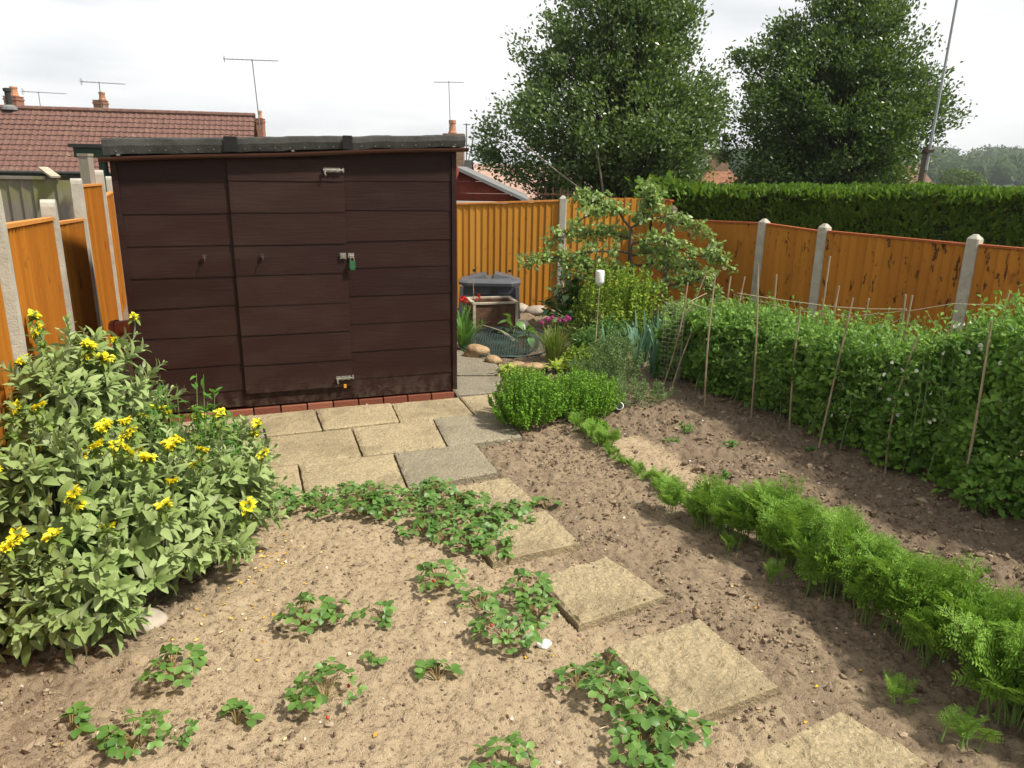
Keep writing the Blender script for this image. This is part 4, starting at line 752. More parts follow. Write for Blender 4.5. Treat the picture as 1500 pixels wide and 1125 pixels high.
tree('right holly tree, darker and denser with a domed crown behind the hedge', (7.75, 19.0), [(0.8, 1.8, 0.8), (1.5, 2.5, 1.0), (2.1, 2.55, 1.6), (2.9, 2.55, 2.15), (3.6, 2.6, 2.45), (4.1, 2.55, 1.95), (4.6, 2.45, 1.6), (5.1, 1.9, 1.40), (5.7, 1.2, 0.85), (6.3, 0.8, 0.5), (7.0, 0.3, 0.3)], 0.85, [M['holly_dark']], 105000, 760, 1.8, 3, 47, leaf=0.092)
g = np.random.default_rng(8); t = thing('tree', 'pale green rounded tree in the distance just right of the mast', 'tree', (51.5, 90, -1.0)); mb = MB(); n = 2200; d = rdir(n, 0.2, g); lob = 1 + 0.18 * np.sin(d @ np.array([3, 1, 4.0])) - 0.3 * g.random(n) ** 3
scatter(mb, DIAM, np.array([51.5, 90, 1.0]) + d * lob[:, None] * [2.6, 2.2, 1.75], rdir(n, 0.2, g), d + 0.6 * g.normal(size=(n, 3)), g.uniform(0.22, 0.45, n)); mb.build('crown', M['wood_pale'], t)
mb = MB(); mb.tube([(51.5, 90, -1.1), (51.5, 90, 0.6)], [0.25, 0.18], 7); [mb.tube([(51.5, 90, 0.2), (51.5 + dx, 90, 1.6)], [0.12, 0.03], 5) for dx in (-1.2, -.4, .5, 1.3)]; mb.build('trunk', M['bark'], t)

# ------------------------------------------------------------------ conifer hedge
HA = np.array([2.62, 11.9]); HB = np.array([9.3, 7.5]); hd = (HB - HA) / np.linalg.norm(HB - HA); hn = np.array([hd[1], -hd[0]]); HL = np.linalg.norm(HB - HA); HWD = 1.1
def hedge_top(s): return 1.74 + 0.20 * s / HL + 0.05 * fbm(s, s * 0, 0.8, 3, 5) + 0.10 * smooth(4.9, 5.3, s) + 0.07 * smooth(0.5, 0.0, s)
hg = thing('hedge', 'tall clipped green conifer hedge behind the right fence', 'hedge', (*(HA + hd * HL / 2), 0))
mb = MB(); n = 90; s = np.linspace(-0.05, HL, n); pr = []
for d, f in ((HWD / 2 - 0.10, 0.0), (HWD / 2 - 0.08, 0.6), (HWD / 2 - 0.12, 0.93), (0.2, 0.975), (-0.3, 0.975), (-HWD / 2 + 0.1, 0.9), (-HWD / 2 + 0.1, 0.0)):
    b = 0.07 * fbm(s, s * 0 + f * 7 + d, 0.3, 3, 15); pr.append(np.stack([HA[0] + hd[0] * s + hn[0] * (d + b), HA[1] + hd[1] * s + hn[1] * (d + b), hedge_top(s) * f + 0.0 * s + (b * 0.5 if f > 0 else 0)], -1))
V = np.array(pr); k = np.arange(V.shape[0] * n).reshape(-1, n); mb.add(V.reshape(-1, 3), np.stack([k[:-1, :-1], k[1:, :-1], k[1:, 1:], k[:-1, 1:]], -1).reshape(-1, 4)); mb.add(V[:, 0], [tuple(range(7))]); mb.build('light_block_core', M['hedge_core'], hg, smooth=True)  # solid lumpy core added inside the sprays to block light
SPRAY = (np.array([(0, 0, 0), (0.09, 0.3, 0.02), (0.27, 0.55, 0.05), (0.07, 0.6, 0.02), (0.16, 0.9, 0.03), (0, 1.05, 0), (-0.16, 0.88, 0.03), (-0.07, 0.6, 0.02), (-0.27, 0.52, 0.05), (-0.09, 0.3, 0.02)]), np.array([(0, 1, 9), (1, 2, 3), (1, 3, 9), (9, 3, 7), (9, 7, 8), (3, 4, 5), (3, 5, 7), (7, 5, 6)]))
mb = MB(); n = 15000; s = rng.uniform(-0.05, HL, n); f = rng.uniform(0.30, 1.0, n); bb = 0.06 * fbm(s, f * 2.0, 0.25, 3, 25)
p = np.stack([HA[0] + hd[0] * s + hn[0] * (HWD / 2 - 0.10 + bb), HA[1] + hd[1] * s + hn[1] * (HWD / 2 - 0.10 + bb), hedge_top(s) * f - 0.05], -1); N3 = np.array([hn[0], hn[1], 0])
scatter(mb, SPRAY, p, N3 * 0.55 + rng.normal(size=(n, 3)) * 0.35 + [0, 0, 0.75], N3 + rng.normal(size=(n, 3)) * 0.45, rng.uniform(0.07, 0.14, n))
n = 9500; s = rng.uniform(-0.1, HL, n); w = rng.uniform(-HWD / 2, HWD / 2 + 0.02, n); p = np.stack([HA[0] + hd[0] * s + hn[0] * w, HA[1] + hd[1] * s + hn[1] * w, hedge_top(s) - 0.07 - 0.10 * np.abs(w * 1.6) ** 4 + 0.05 * fbm(s, w, 0.3, 2, 33)], -1)
scatter(mb, SPRAY, p, N3 * 0.15 + rng.normal(size=(n, 3)) * 0.4 + [0, 0, 0.9], rng.normal(size=(n, 3)) * 0.7 + N3 * 0.5, rng.uniform(0.08, 0.16, n))
n = 420; a = rng.uniform(-0.45, 0.1, n); p = np.stack([HA[0] + hd[0] * a + hn[0] * rng.normal(0.35, 0.25, n), HA[1] + hd[1] * a + hn[1] * rng.normal(0.35, 0.25, n), rng.uniform(1.25, 1.85, n)], -1)   # loose end by the corner
scatter(mb, SPRAY, p, rng.normal(size=(n, 3)) * 0.5 + [-0.4, -0.5, 0.4], rng.normal(size=(n, 3)) + [0, 0, 0.5], rng.uniform(0.10, 0.20, n))
mb.build('foliage', M['hedge'], hg)

# ------------------------------------------------------------------ sage bush on the left
SAGE_LEAF = leaf_T(0.200, 5, 0.24, 0.34, 0.46, 0.0, 0.62)
sb = thing('sage_bush', 'large grey green sage bush with whorls of yellow flowers by the left fence', 'bush', (-1.95, 3.5, 0))
EL = [((-2.36, 3.92, 0.50), (0.47, 0.58, 0.69), 115), ((-1.94, 3.58, 0.32), (0.48, 0.60, 0.38), 120), ((-1.72, 3.22, 0.30), (0.42, 0.48, 0.36), 105), ((-1.78, 2.80, 0.24), (0.24, 0.30, 0.28), 42), ((-1.78, 4.20, 0.24), (0.32, 0.42, 0.28), 50), ((-2.12, 3.15, 0.36), (0.34, 0.40, 0.42), 70), ((-2.70, 4.30, 0.45), (0.26, 0.40, 0.50), 50), ((-2.22, 3.50, 0.72), (0.26, 0.40, 0.40), 60), ((-1.98, 2.72, 0.22), (0.20, 0.22, 0.24), 34), ((-1.50, 3.62, 0.26), (0.30, 0.42, 0.36), 60), ((-2.0, 3.0, 0.55), (0.30, 0.35, 0.35), 50)]
fol = MB(); stm = MB(); tips = []
for c, r, n in EL:
    d = rdir(n * 3, 0.25); d = d[(d[:, 2] > -0.30)][:n]
    for q in d:
        c_ = np.array(c); tip = c_ + q * np.array(r) * rng.uniform(0.82, 1.1); fx = np.interp(tip[1], [2.3, 3.35, 5.06], [-2.0, -2.36, -3.12])
        if tip[0] < fx: continue
        if any((((tip - np.array(c2)) / np.array(r2)) ** 2).sum() < 0.5 for c2, r2, _ in EL if c2 != c): continue
        tip[2] = max(tip[2], 0.09); out = nrm(q * np.array([1, 1, 0.8]) + [0, 0, 0.35] + rng.normal(size=3) * 0.2); base = tip - out * rng.uniform(0.14, 0.24); root = np.array([c[0] + (tip[0] - c[0]) * 0.25, c[1] + (tip[1] - c[1]) * 0.25, 0.05])
        stm.tube([root, (root * 0.4 + base * 0.6) + [0, 0, 0.02], base, tip], [0.007, 0.006, 0.005, 0.003], 5); tips.append((tip, out))
        L = np.linalg.norm(tip - base); k = rng.integers(5, 8); ph = rng.uniform(0, PI); ax = nrm(np.cross(out, rng.normal(size=3))); ay = np.cross(out, ax)
        P = []; D = []; U = []; Sz = []
        for i in range(k):
            f = i / (k - 1); pp = base + (tip - base) * (0.05 + 0.95 * f); sc = rng.uniform(0.086, 0.126) * (1 - 0.55 * f ** 2.2)
            for sgn in (0, PI):
                a = ph + i * PI / 2 + sgn; ld = math.cos(a) * ax + math.sin(a) * ay; P.append(pp); D.append(nrm(ld * (1 - 0.45 * f) + out * (0.35 + 0.75 * f) + rng.normal(size=3) * 0.14)); U.append(out * 1.0 - ld * 0.25 + [0, 0, 0.25]); Sz.append(sc)
        scatter(fol, SAGE_LEAF, np.array(P), np.array(D), np.array(U), np.array(Sz))
n = 900   # inner, older leaves
pts = []
for c, r, m in EL: q = rdir(150) * rng.uniform(0.5, 0.85, (150, 1)); pts.append(np.array(c) + q * np.array(r))
p = np.concatenate(pts); p = p[(p[:, 2] > 0.06) & (p[:, 0] > np.interp(p[:, 1], [2.3, 3.35, 5.06], [-1.98, -2.34, -3.10]))]; scatter(fol, SAGE_LEAF, p, rdir(len(p), 0.1), rdir(len(p), 0.8), rng.uniform(0.07, 0.10, len(p)))
fol.build('foliage', M['sage'], sb, smooth=True)
HEADS = []
PETAL = leaf_T(0.42, 3, 0.6, 0.55, 0.60)
for v in range(4):
    cal = MB(); n = 26; a = rng.uniform(0, 2 * PI, n); r = 0.016; p = np.stack([r * 0.5 * np.cos(a), r * 0.5 * np.sin(a), rng.uniform(-0.008, 0.010, n)], -1); scatter(cal, leaf_T(0.30, 2, 0.6, 0.1, 0.4), p, np.stack([np.cos(a), np.sin(a), rng.uniform(0.1, 0.9, n)], -1), np.tile([0, 0, 1.0], (n, 1)), 0.018)
    cal.blob((0, 0, 0), (0.015, 0.015, 0.012), 1, 0.1); a = np.array([0, PI, PI / 2, 1.5 * PI]) + 0.4; scatter(cal, SAGE_LEAF, np.tile([0, 0, -0.008], (4, 1)), np.stack([np.cos(a), np.sin(a), -0.25 + 0 * a], -1), np.tile([0, 0, 1.0], (4, 1)), 0.045)
    cm = cal.mesh('flower_head', M['calyx']); pm = None
    if v < 3:
        pe = MB(); n = (26, 16, 9)[v]; a = rng.uniform(0, 2 * PI, n) * (1 if v == 0 else 0.55); p = np.stack([0.014 * np.cos(a), 0.014 * np.sin(a), rng.uniform(0.0, 0.012, n)], -1)
        scatter(pe, PETAL, p, np.stack([np.cos(a), np.sin(a), rng.uniform(0.5, 2.6, n)], -1), np.stack([-np.cos(a), -np.sin(a), 0.6 + 0 * a], -1), rng.uniform(0.015, 0.022, n)); scatter(pe, PETAL, p, np.stack([np.cos(a), np.sin(a), rng.uniform(0.1, 0.7, n)], -1), np.tile([0, 0, 1.0], (n, 1)), rng.uniform(0.010, 0.015, n)); q3 = (14, 8, 4)[v]; a3 = rng.uniform(0, 6.28, q3); scatter(pe, PETAL, np.stack([0.006 * np.cos(a3), 0.006 * np.sin(a3), 0.006 + 0 * a3], -1), np.stack([0.5 * np.cos(a3), 0.5 * np.sin(a3), 1.0 + 0 * a3], -1), np.stack([-np.cos(a3), -np.sin(a3), 0.3 + 0 * a3], -1), rng.uniform(0.013, 0.020, q3)); pm = pe.mesh('petals', M['yellow'])
    HEADS.append((cm, pm))
sel = sorted([q for q in tips if q[1][2] > 0.1 and (q[1][1] < 0.35 or q[0][2] > 0.85) and q[0][2] > 0.28], key=lambda q: -0.55 * q[0][2] + 1.0 * rng.random())
cnt = 0; fst = stm
for tip, out in sel:
    if cnt >= 96: break
    if rng.random() < 0.2: continue
    up_ = nrm(out + [0, 0, 1.1] + rng.normal(size=3) * 0.15); q = tip + up_ * rng.uniform(0.03, 0.12); fst.tube([tip - out * 0.02, tip * 0.5 + q * 0.5 + rng.normal(size=3) * 0.005, q], 0.0035, 5)
    for tier in range(2 if rng.random() < 0.5 else 1):
        v = int(rng.choice([0, 0, 1, 1, 2, 3] if tier == 0 else [1, 2, 3, 3])); cm, pm = HEADS[v]; o = bpy.data.objects.new('flower_head', cm); C.objects.link(o); o.parent = sb; o.location = q - up_ * 0.065 * tier - np.array(sb.location); o.rotation_euler = (*(rng.normal(size=2) * 0.3), rng.uniform(0, 6.28)); k = rng.uniform(1.05, 1.45); o.scale = (k, k, k)
        if pm: c = bpy.data.objects.new('petals', pm); C.objects.link(c); c.parent = o
        cnt += 1
stm.build('stems', M['sage_stem'], sb)
def leafy(name, label, cat, loc, n, h, spread, lf, T, mat, stem_mat='leafstalk', lean=0.3, per=14):
    x, y = loc; z = gzf(x, y); t = thing(name, label, cat, (x, y, z)); f = MB(); s_ = MB()
    for i in range(n):
        a = rng.uniform(0, 2 * PI); r = spread * math.sqrt(rng.random()); hh = h * (1 - 0.45 * (r / spread) ** 2) * rng.uniform(0.75, 1.1); b = np.array([x + r * 0.35 * math.cos(a), y + r * 0.35 * math.sin(a), z]); tp = np.array([x + r * math.cos(a), y + r * math.sin(a), z + hh]); mid = (b + tp) / 2 + rng.normal(size=3) * 0.02
        s_.tube([b, mid, tp], [0.0035, 0.003, 0.0015], 4); k = per; u = rng.uniform(0.15, 1, k)[:, None]; p = np.where(u < 0.5, b + (mid - b) * u * 2, mid + (tp - mid) * (u * 2 - 1)); scatter(f, T, p, rdir(k, 0.45), rdir(k, 1.5), rng.uniform(0.7, 1.2, k) * lf)
    f.build('foliage', M[mat], t); s_.build('stems', M[stem_mat], t); return t
leafy('daisy_plant', 'bright green feathery leaved clump growing up through the sage bush', 'plant', (-1.80, 3.92), 46, 0.86, 0.34, 0.055, leaf_T(0.17, 3, 0.2, 0.3), 'bright', per=22)
leafy('daisy_plant', 'bright green shoots poking through the front of the sage bush', 'plant', (-1.83, 2.98), 16, 0.62, 0.16, 0.06, leaf_T(0.17, 3, 0.2, 0.3), 'bright', per=18)
tag(MB().blob((0, 0, 0.0), (0.10, 0.08, 0.06), 3, 0.10, 0, 4).build('stone', M['pale_rock'], smooth=True, loc=(-1.63, 2.93, 0.02)), 'pale rounded stone under the front of the sage bush', 'stone')

# ------------------------------------------------------------------ strawberry plants
LFT = leaf_T(0.40, 5, 0.28, 0.18, 0.58, 0.16)
def strawberry(n, spread, h, berries, red, seed):
    g = np.random.default_rng(seed); f = MB(); st = MB(); rd = MB()
    for i in range(n):
        a = g.uniform(0, 2 * PI); r = spread * math.sqrt(g.random()) * 0.95; hh = h * g.uniform(0.55, 1.1) * (1 - 0.5 * (r / spread) ** 2); tp = np.array([r * math.cos(a), r * math.sin(a), hh]); b = np.array([0.12 * tp[0], 0.12 * tp[1], 0.0]); st.tube([b, (b + tp) / 2 + [0, 0, 0.02], tp], 0.0018, 4)
        out = np.array([math.cos(a), math.sin(a), 0.0]); nn = nrm(out * 0.35 + [0, 0, 1.0] + g.normal(size=3) * 0.3); fw = nrm(out + g.normal(size=3) * 0.25); sd = np.cross(nn, fw); sz = g.uniform(0.032, 0.054) * (0.75 + 0.4 * min(1, spread / 0.16))
        scatter(rd if (g.random() < red) else f, LFT, np.tile(tp, (3, 1)), np.array([fw, sd + 0.15 * fw, -sd + 0.15 * fw]) - 0.12 * nn, np.tile(nn, (3, 1)) + g.normal(size=(3, 3)) * 0.15, sz * np.array([1.05, 0.95, 0.95]))
    be = None
    if berries:
        be = MB(); be.lathe([(0.002, -0.012), (0.008, -0.004), (0.010, 0.004), (0.006, 0.009)], (0, 0, 0), 8); bp = []
        for i in range(berries): a = g.uniform(0, 6.28); r = spread * g.uniform(0.4, 0.9); bp.append((r * math.cos(a), r * math.sin(a), 0.014))
    return (f.mesh('foliage', M['straw_leaf'], True), st.mesh('leaf_stalks', M['stalk']), rd.mesh('withered_leaves', M['red_leaf'], True) if rd.n else None, (be.mesh('berry', M['berry'], True), bp) if be else None)
SV = {'big': strawberry(32, 0.20, 0.15, 2, 0.025, 1), 'wide': strawberry(25, 0.19, 0.13, 0, 0.03, 2), 'mid': strawberry(20, 0.125, 0.11, 1, 0.04, 3), 'small': strawberry(10, 0.085, 0.085, 0, 0.0, 4), 'tiny': strawberry(6, 0.05, 0.05, 0, 0.0, 5)}
def place_straw(kind, x, y, label, group, rz=None, sc=1.0):
    t = thing('strawberry_plant', label, 'strawberry', (x, y, gzf(x, y) + 0.004), group); t.rotation_euler = (0, 0, rng.uniform(0, 6.28) if rz is None else rz); t.scale = (sc, sc, sc)
    for nm_, me in zip(('foliage', 'leaf_stalks', 'withered_leaves', 'berry'), SV[kind]):
        if nm_ == 'berry' and me:
            for p in me[1]: o = bpy.data.objects.new('berry', me[0]); C.objects.link(o); o.parent = t; o.location = p
        elif me is not None: o = bpy.data.objects.new(nm_, me); C.objects.link(o); o.parent = t
G1 = 'strawberry plants dotted over the bare soil'
for k, x, y, sc, lab in [('mid', -0.92, 2.95, 1.0, 'three leaved strawberry plant on bare soil left of centre, nearest to the sage bush'), ('small', -0.77, 2.98, 0.9, 'narrow upright strawberry sprig just right of a bushier plant on bare soil'), ('small', -0.59, 2.99, 0.9, 'small flat strawberry plant alone on the soil in the middle of the bed'),
  ('mid', -0.33, 3.26, 1.0, 'strawberry plant with a yellowing leaf just in front of the dense patch'), ('small', -0.13, 3.10, 1.1, 'tall sparse strawberry shoots left of the middle stepping stone'), ('mid', 0.08, 3.20, 1.0, 'strawberry plant touching the left corner of the middle stepping stone'), ('big', 0.0, 2.88, 0.80, 'dense dark strawberry clump beside a white stone left of the middle stepping stone'),
  ('mid', 0.14, 3.05, 0.8, 'strawberry leaves leaning on the edge of the middle stepping stone'), ('big', -0.70, 2.47, 0.72, 'rounded strawberry plant with red berries alone on soil near the bottom left'), ('tiny', -0.28, 2.60, 1.3, 'tiny bluish strawberry plant alone at the bottom centre'), ('tiny', -0.55, 2.72, 0.8, 'minute strawberry seedling in the middle of the bare soil'),
  ('mid', -1.33, 2.55, 0.95, 'strawberry plant on shaded soil in front of the sage bush'), ('mid', -1.30, 2.20, 0.9, 'strawberry plant with a dead red leaf at the bottom left corner'), ('small', -1.16, 2.24, 0.6, 'two leaved strawberry sprig beside the plant with a dead red leaf'), ('tiny', -1.58, 2.27, 1.2, 'small pale seedling at the far bottom left'), ('tiny', -1.00, 2.33, 1.2, 'small strawberry sprig near the bottom, left of the berry laden plant'),
  ('mid', 0.0, 2.10, 0.9, 'strawberry plant cut off by the bottom edge at the centre'), ('small', 0.41, 2.66, 0.8, 'reddish strawberry plant at the left corner of the large riven stepping stone'), ('small', 0.28, 2.55, 1.0, 'strawberry shoots at the top of the clump below the large riven stepping stone'), ('mid', 0.40, 2.47, 1.0, 'strawberry plant with a red leaf left of the large riven stepping stone'),
  ('wide', 0.50, 2.34, 0.85, 'leafy strawberry plant along the lower left edge of the large riven stepping stone'), ('wide', 0.58, 2.22, 0.85, 'leafy strawberry plant below the large riven stepping stone'), ('mid', 0.47, 2.18, 0.9, 'strawberry plant at the very bottom below the large riven stepping stone'), ('mid', 0.03, 4.10, 0.75, 'dark strawberry plant between the first and second stepping stones'), ('tiny', 0.22, 4.20, 1.3, 'small sprig right of the dark strawberry plant between the first two stepping stones')]:
    place_straw(k, x, y, lab, G1, sc=sc)
for i, (x, y) in enumerate([(-1.50, 4.10), (-1.36, 4.20), (-1.46, 3.93), (-1.28, 4.08), (-1.15, 4.26), (-1.02, 4.36), (-0.93, 4.20), (-1.08, 4.10), (-0.82, 4.33), (-0.72, 4.22), (-0.86, 4.06), (-0.62, 4.34), (-0.48, 4.42), (-0.42, 4.22), (-0.56, 4.14), (-0.68, 4.02), (-0.30, 4.14), (-0.40, 3.98), (-0.22, 3.98), (-0.52, 3.84), (-0.36, 3.76), (-0.20, 3.74), (-0.02, 3.96), (-0.22, 4.24), (-0.08, 3.62), (-0.10, 3.84)]):
    place_straw(('mid', 'wide', 'mid')[i % 3], x + rng.normal() * 0.02, y + rng.normal() * 0.02, 'green strawberry plant crowded in the dense patch along the front of the patio', 'strawberry plants in the patch along the patio', sc=rng.uniform(0.62, 0.88) if i % 3 else rng.uniform(0.8, 1.0))
tag(MB().blob((0, 0, 0), (0.030, 0.022, 0.018), 2, 0.2, 0, 8).build('stone', M['white'], loc=(0.16, 2.83, 0.015)), 'lumpy white stone beside the dense strawberry clump', 'stone')

# ------------------------------------------------------------------ carrots and seedlings
def carrot(n, L, seed):
    g = np.random.default_rng(seed); f = MB(); st = MB(); P = []; D = []; U = []; Z_ = []
    for i in range(n):
        a = g.uniform(0, 2 * PI); lean = g.uniform(0.05, 0.85); ln = L * g.uniform(0.7, 1.12); o = np.array([math.cos(a), math.sin(a), 0]); t = np.linspace(0, 1, 9)[:, None]
        c = np.array([g.normal() * 0.022, g.normal() * 0.022, 0]) + o * (lean * ln * 0.62 * t ** 1.6) + np.array([0, 0, 1.0]) * ln * (t - 0.30 * lean * t ** 2.5); st.tube(c, np.linspace(0.0026, 0.0008, 9), 4)
        sd = nrm(np.cross(o, [0, 0, 1.0])); npn = 12
        for j in range(npn):
            f_ = 0.36 + 0.64 * j / (npn - 1); k = f_ * 8; i0 = min(int(k), 7); pp = c[i0] + (c[i0 + 1] - c[i0]) * (k - i0); tg = nrm(c[i0 + 1] - c[i0]); pl = ln * 0.30 * (1.05 - 0.85 * (j / npn) ** 1.3)
            for sg in (-1, 1):
                dr = nrm(sd * sg + tg * 0.55 + g.normal(size=3) * 0.18); up = nrm(np.cross(dr, tg) * sg + g.normal(size=3) * 0.2); q = np.cross(up, dr)
                for m in range(6):
                    b = pp + dr * pl * (m + 0.6) / 6
                    for s2 in (-1, 1): P.append(b); D.append(dr * 0.8 + q * s2 * 0.9 + g.normal(size=3) * 0.15); U.append(up); Z_.append(pl * 0.34 * (1.1 - 0.12 * m))
    scatter(f, (DIAM[0] * np.array([0.62, 1, 1]), DIAM[1]), np.array(P), np.array(D), np.array(U), np.array(Z_)); return f.mesh('fronds', M['carrot']), st.mesh('stalks', M['leafstalk'])
CV = [carrot(9, 0.36, 11), carrot(11, 0.38, 12), carrot(8, 0.33, 13), carrot(10, 0.36, 14)]; CS = [carrot(6, 0.13, 21), carrot(7, 0.12, 22)]
def place_carrot(me, x, y, sc, lab, grp, nm_='carrot_plant', cat='carrot'):
    t = thing(nm_, lab, cat, (x, y, gzf(x, y) + 0.01), grp); t.rotation_euler = (rng.normal() * 0.06, rng.normal() * 0.06, rng.uniform(0, 6.28)); t.scale = (sc, sc, sc)
    for n_, m_ in zip(('fronds', 'stalks'), me): o = bpy.data.objects.new(n_, m_); C.objects.link(o); o.parent = t
i = 0
for y in np.arange(4.12, 2.02, -0.042):
    x = float(car_x(np.array([y]))[0]); k = 0.78 + 0.34 * min(1, (4.15 - y) / 0.9); place_carrot(CV[i % 4], x + rng.normal() * 0.065, y + rng.normal() * 0.02, k * rng.uniform(0.78, 1.18) * (1 + 0.08 * math.sin(y * 9.0)), 'feathery green carrot top in the carrot row to the right of the stepping stones', 'carrot plants in the row'); i += 1
    if i % 2: place_carrot(CV[(i + 2) % 4], x + 0.07 + rng.normal() * 0.05, y + rng.normal() * 0.03, k * rng.uniform(0.7, 1.0), 'feathery green carrot top in the carrot row to the right of the stepping stones', 'carrot plants in the row')
for y in np.arange(5.62, 4.1, -0.030):
    x = float(car_x(np.array([y]))[0]); k = 1.15 if y > 5.2 else (0.85 if 4.35 < y < 4.62 else 0.55); place_carrot(CS[i % 2], x + rng.normal() * 0.03, y, k * rng.uniform(0.7, 1.2), 'tiny feathery seedling in the thin row between the herb clump and the carrots', 'seedlings in the thin row', 'carrot_seedling', 'seedling'); i += 1
for x, y, k, lab in [(1.66, 2.27, 1.25, 'low feathery carrot straggler at the bottom right, left of the main row'), (1.51, 2.48, 0.8, 'small feathery weed on the soil right of the large stepping stone'), (1.56, 2.60, 0.6, 'smallest feathery weed on the soil right of the large stepping stone'), (1.33, 3.36, 0.8, 'feathery seedling in front of the carrot row near its far end'), (1.20, 3.70, 1.0, 'pale feathery straggler at the far end of the carrot row')]:
    place_carrot(CS[i % 2], x, y, k * 1.2, lab, None, 'carrot_seedling', 'seedling'); i += 1
for x, y, s, lab in [(1.42, 5.72, 1.0, 'little green weed on the dug soil nearest the herb clump'), (1.25, 5.40, 0.8, 'yellowish weed in the middle of the dug soil by the peas'), (1.65, 5.35, 0.9, 'weed on the dug soil close to the third pea cane'), (1.44, 4.72, 0.8, 'weed on the dug soil left of the pea row'), (2.25, 5.28, 0.8, 'weed at the foot of the pea row')]:
    leafy('weed', lab, 'weed', (x, y), 7, 0.06 * s, 0.07 * s, 0.034, leaf_T(0.3, 2, 0.2, 0.3), 'bright', per=5)

# ------------------------------------------------------------------ pea row
PD = (PEA_B - PEA_A); PL = float(np.linalg.norm(PD)); PD = PD / PL; PN = np.array([-PD[1], PD[0]]); PN = PN if PN[0] < 0 else -PN          # PN points to the path side
pea_h = lambda s: np.interp(s, [0, 0.25, 0.9, 1.5, 2.2, 2.6, 2.85, 3.2, 3.76], [0.50, 0.66, 0.72, 0.74, 0.79, 0.84, 1.06, 1.17, 1.20])
pea = thing('pea_row', 'long dense row of pea plants in leaf and white flower along the right fence', 'pea plants', (*(PEA_A + PD * PL / 2), 0))
PC = lambda s, w, z: np.stack([PEA_A[0] + PD[0] * s + PN[0] * w, PEA_A[1] + PD[1] * s + PN[1] * w, z], -1)
PLEAF = leaf_T(0.34, 2, 0.26, 0.15, 0.42); PSTIP = leaf_T(0.44, 2, 0.34, 0.1, 0.36)
def pea_leaves(n, depth, g, cap):
    s = g.uniform(-0.10, PL + 0.6, n * 3); f = g.uniform(0.0, 1.0, n * 3); side = g.random(n * 3); m3 = n * 3
    hh = pea_h(np.clip(s, 0, PL)); hw = 0.30 + 0.05 * np.sin(s * 4.1) + 0.05 * np.sin(s * 9.7 + 1); top = side > 0.62
    w = np.where(top, g.uniform(-1, 1, m3) * hw, np.where(side < 0.5, hw, -hw)); z = np.where(top, hh * (1 - 0.15 * np.abs(w / hw) ** 3), hh * f ** 0.9 * 0.97)
    lump = 0.6 * fbm(s * 1.0 + w * 1.3, z * 1.2, 0.20, 3, 88) + 0.7 * fbm(s + w * 0.8, z * 0.6, 0.55, 2, 99); k = g.random(m3) ** 1.5 * depth
    w = np.where(top, w, w - np.sign(w) * k + np.sign(w) * lump * 0.24); z = np.where(top, z - k * 0.9 - 0.05 + lump * 0.34, z); z = z + g.normal(size=m3) * 0.015
    keep = (g.random(m3) < 0.55 + 0.9 * lump + 0.25 * (z / hh)) & (z > 0.03); s, w, z, top = s[keep][:n], w[keep][:n], z[keep][:n], top[keep][:n]
    p = PC(s, w, z); o = np.where(top[:, None], np.array([0, 0, 1.0]), np.stack([PN[0] * np.sign(w), PN[1] * np.sign(w), 0.35 + 0 * w], -1)); return p, o
g = np.random.default_rng(77); fo = MB()
p, o = pea_leaves(34000, 0.28, g, 0); n = len(p); scatter(fo, PLEAF, p, o * 0.5 + g.normal(size=(n, 3)) * 0.65 + [0, 0, 0.05], o + g.normal(size=(n, 3)) * 0.45 + [0, 0, 0.3], g.uniform(0.030, 0.064, n))
p, o = pea_leaves(7000, 0.05, g, 0); n = len(p); scatter(fo, PSTIP, p, o * 0.9 + g.normal(size=(n, 3)) * 0.5 + [0, 0, 0.2], o * 0.8 + g.normal(size=(n, 3)) * 0.5 + [0, 0, 0.5], g.uniform(0.040, 0.070, n))
n = 17000; s_ = (PL + 0.55) * g.random(n) ** 0.75 - 0.05; p = PC(s_, g.uniform(-0.22, 0.22, n), pea_h(np.clip(s_, 0, PL)) * g.uniform(0.03, 0.9, n)); scatter(fo, PLEAF, p, rdir(n, 0, g), rdir(n, 0.5, g), g.uniform(0.03, 0.055, n))   # inside of the row
sm = MB(); sh_ = MB()
for i in range(1350):   # young shoots standing out of the top and leaning from the side
    s = g.uniform(-0.1, PL + 0.5); h = float(pea_h(min(max(s, 0), PL))); top = g.random() < 0.66; w = g.uniform(-0.34, 0.36) if top else 0.30; z = h * (0.93 if top else g.uniform(0.25, 0.95)); L = g.uniform(0.06, 0.27) * (1.1 if top else 0.8); d = nrm(np.array([PN[0] * (0.35 if top else 0.8), PN[1] * (0.35 if top else 0.8), 1.0 if top else 0.45]) + g.normal(size=3) * 0.35); b0 = PC(np.array(s), np.array(w), np.array(z)); m = 9; u = np.linspace(0.1, 1, m)[:, None]; sm.tube([b0, b0 + d * L], 0.0016, 3)
    scatter(fo, PLEAF, b0 + d * L * u + g.normal(size=(m, 3)) * 0.006, rdir(m, 0.3, g) + d * 0.3, rdir(m, 1.0, g), g.uniform(0.024, 0.044, m))
for i in range(120):
    s = g.uniform(-0.05, PL + 0.5); h = float(pea_h(min(max(s, 0), PL))); w = g.choice([1, 1, -1, 0]) * 0.24 + g.normal() * 0.06; t = np.linspace(0, 1, 6); sm.tube(PC(s + 0.04 * np.sin(t * 5 + i), w + 0.03 * np.sin(t * 7 + i * 2), h * g.uniform(0.8, 1.05) * t), np.linspace(0.0035, 0.002, 6), 4)
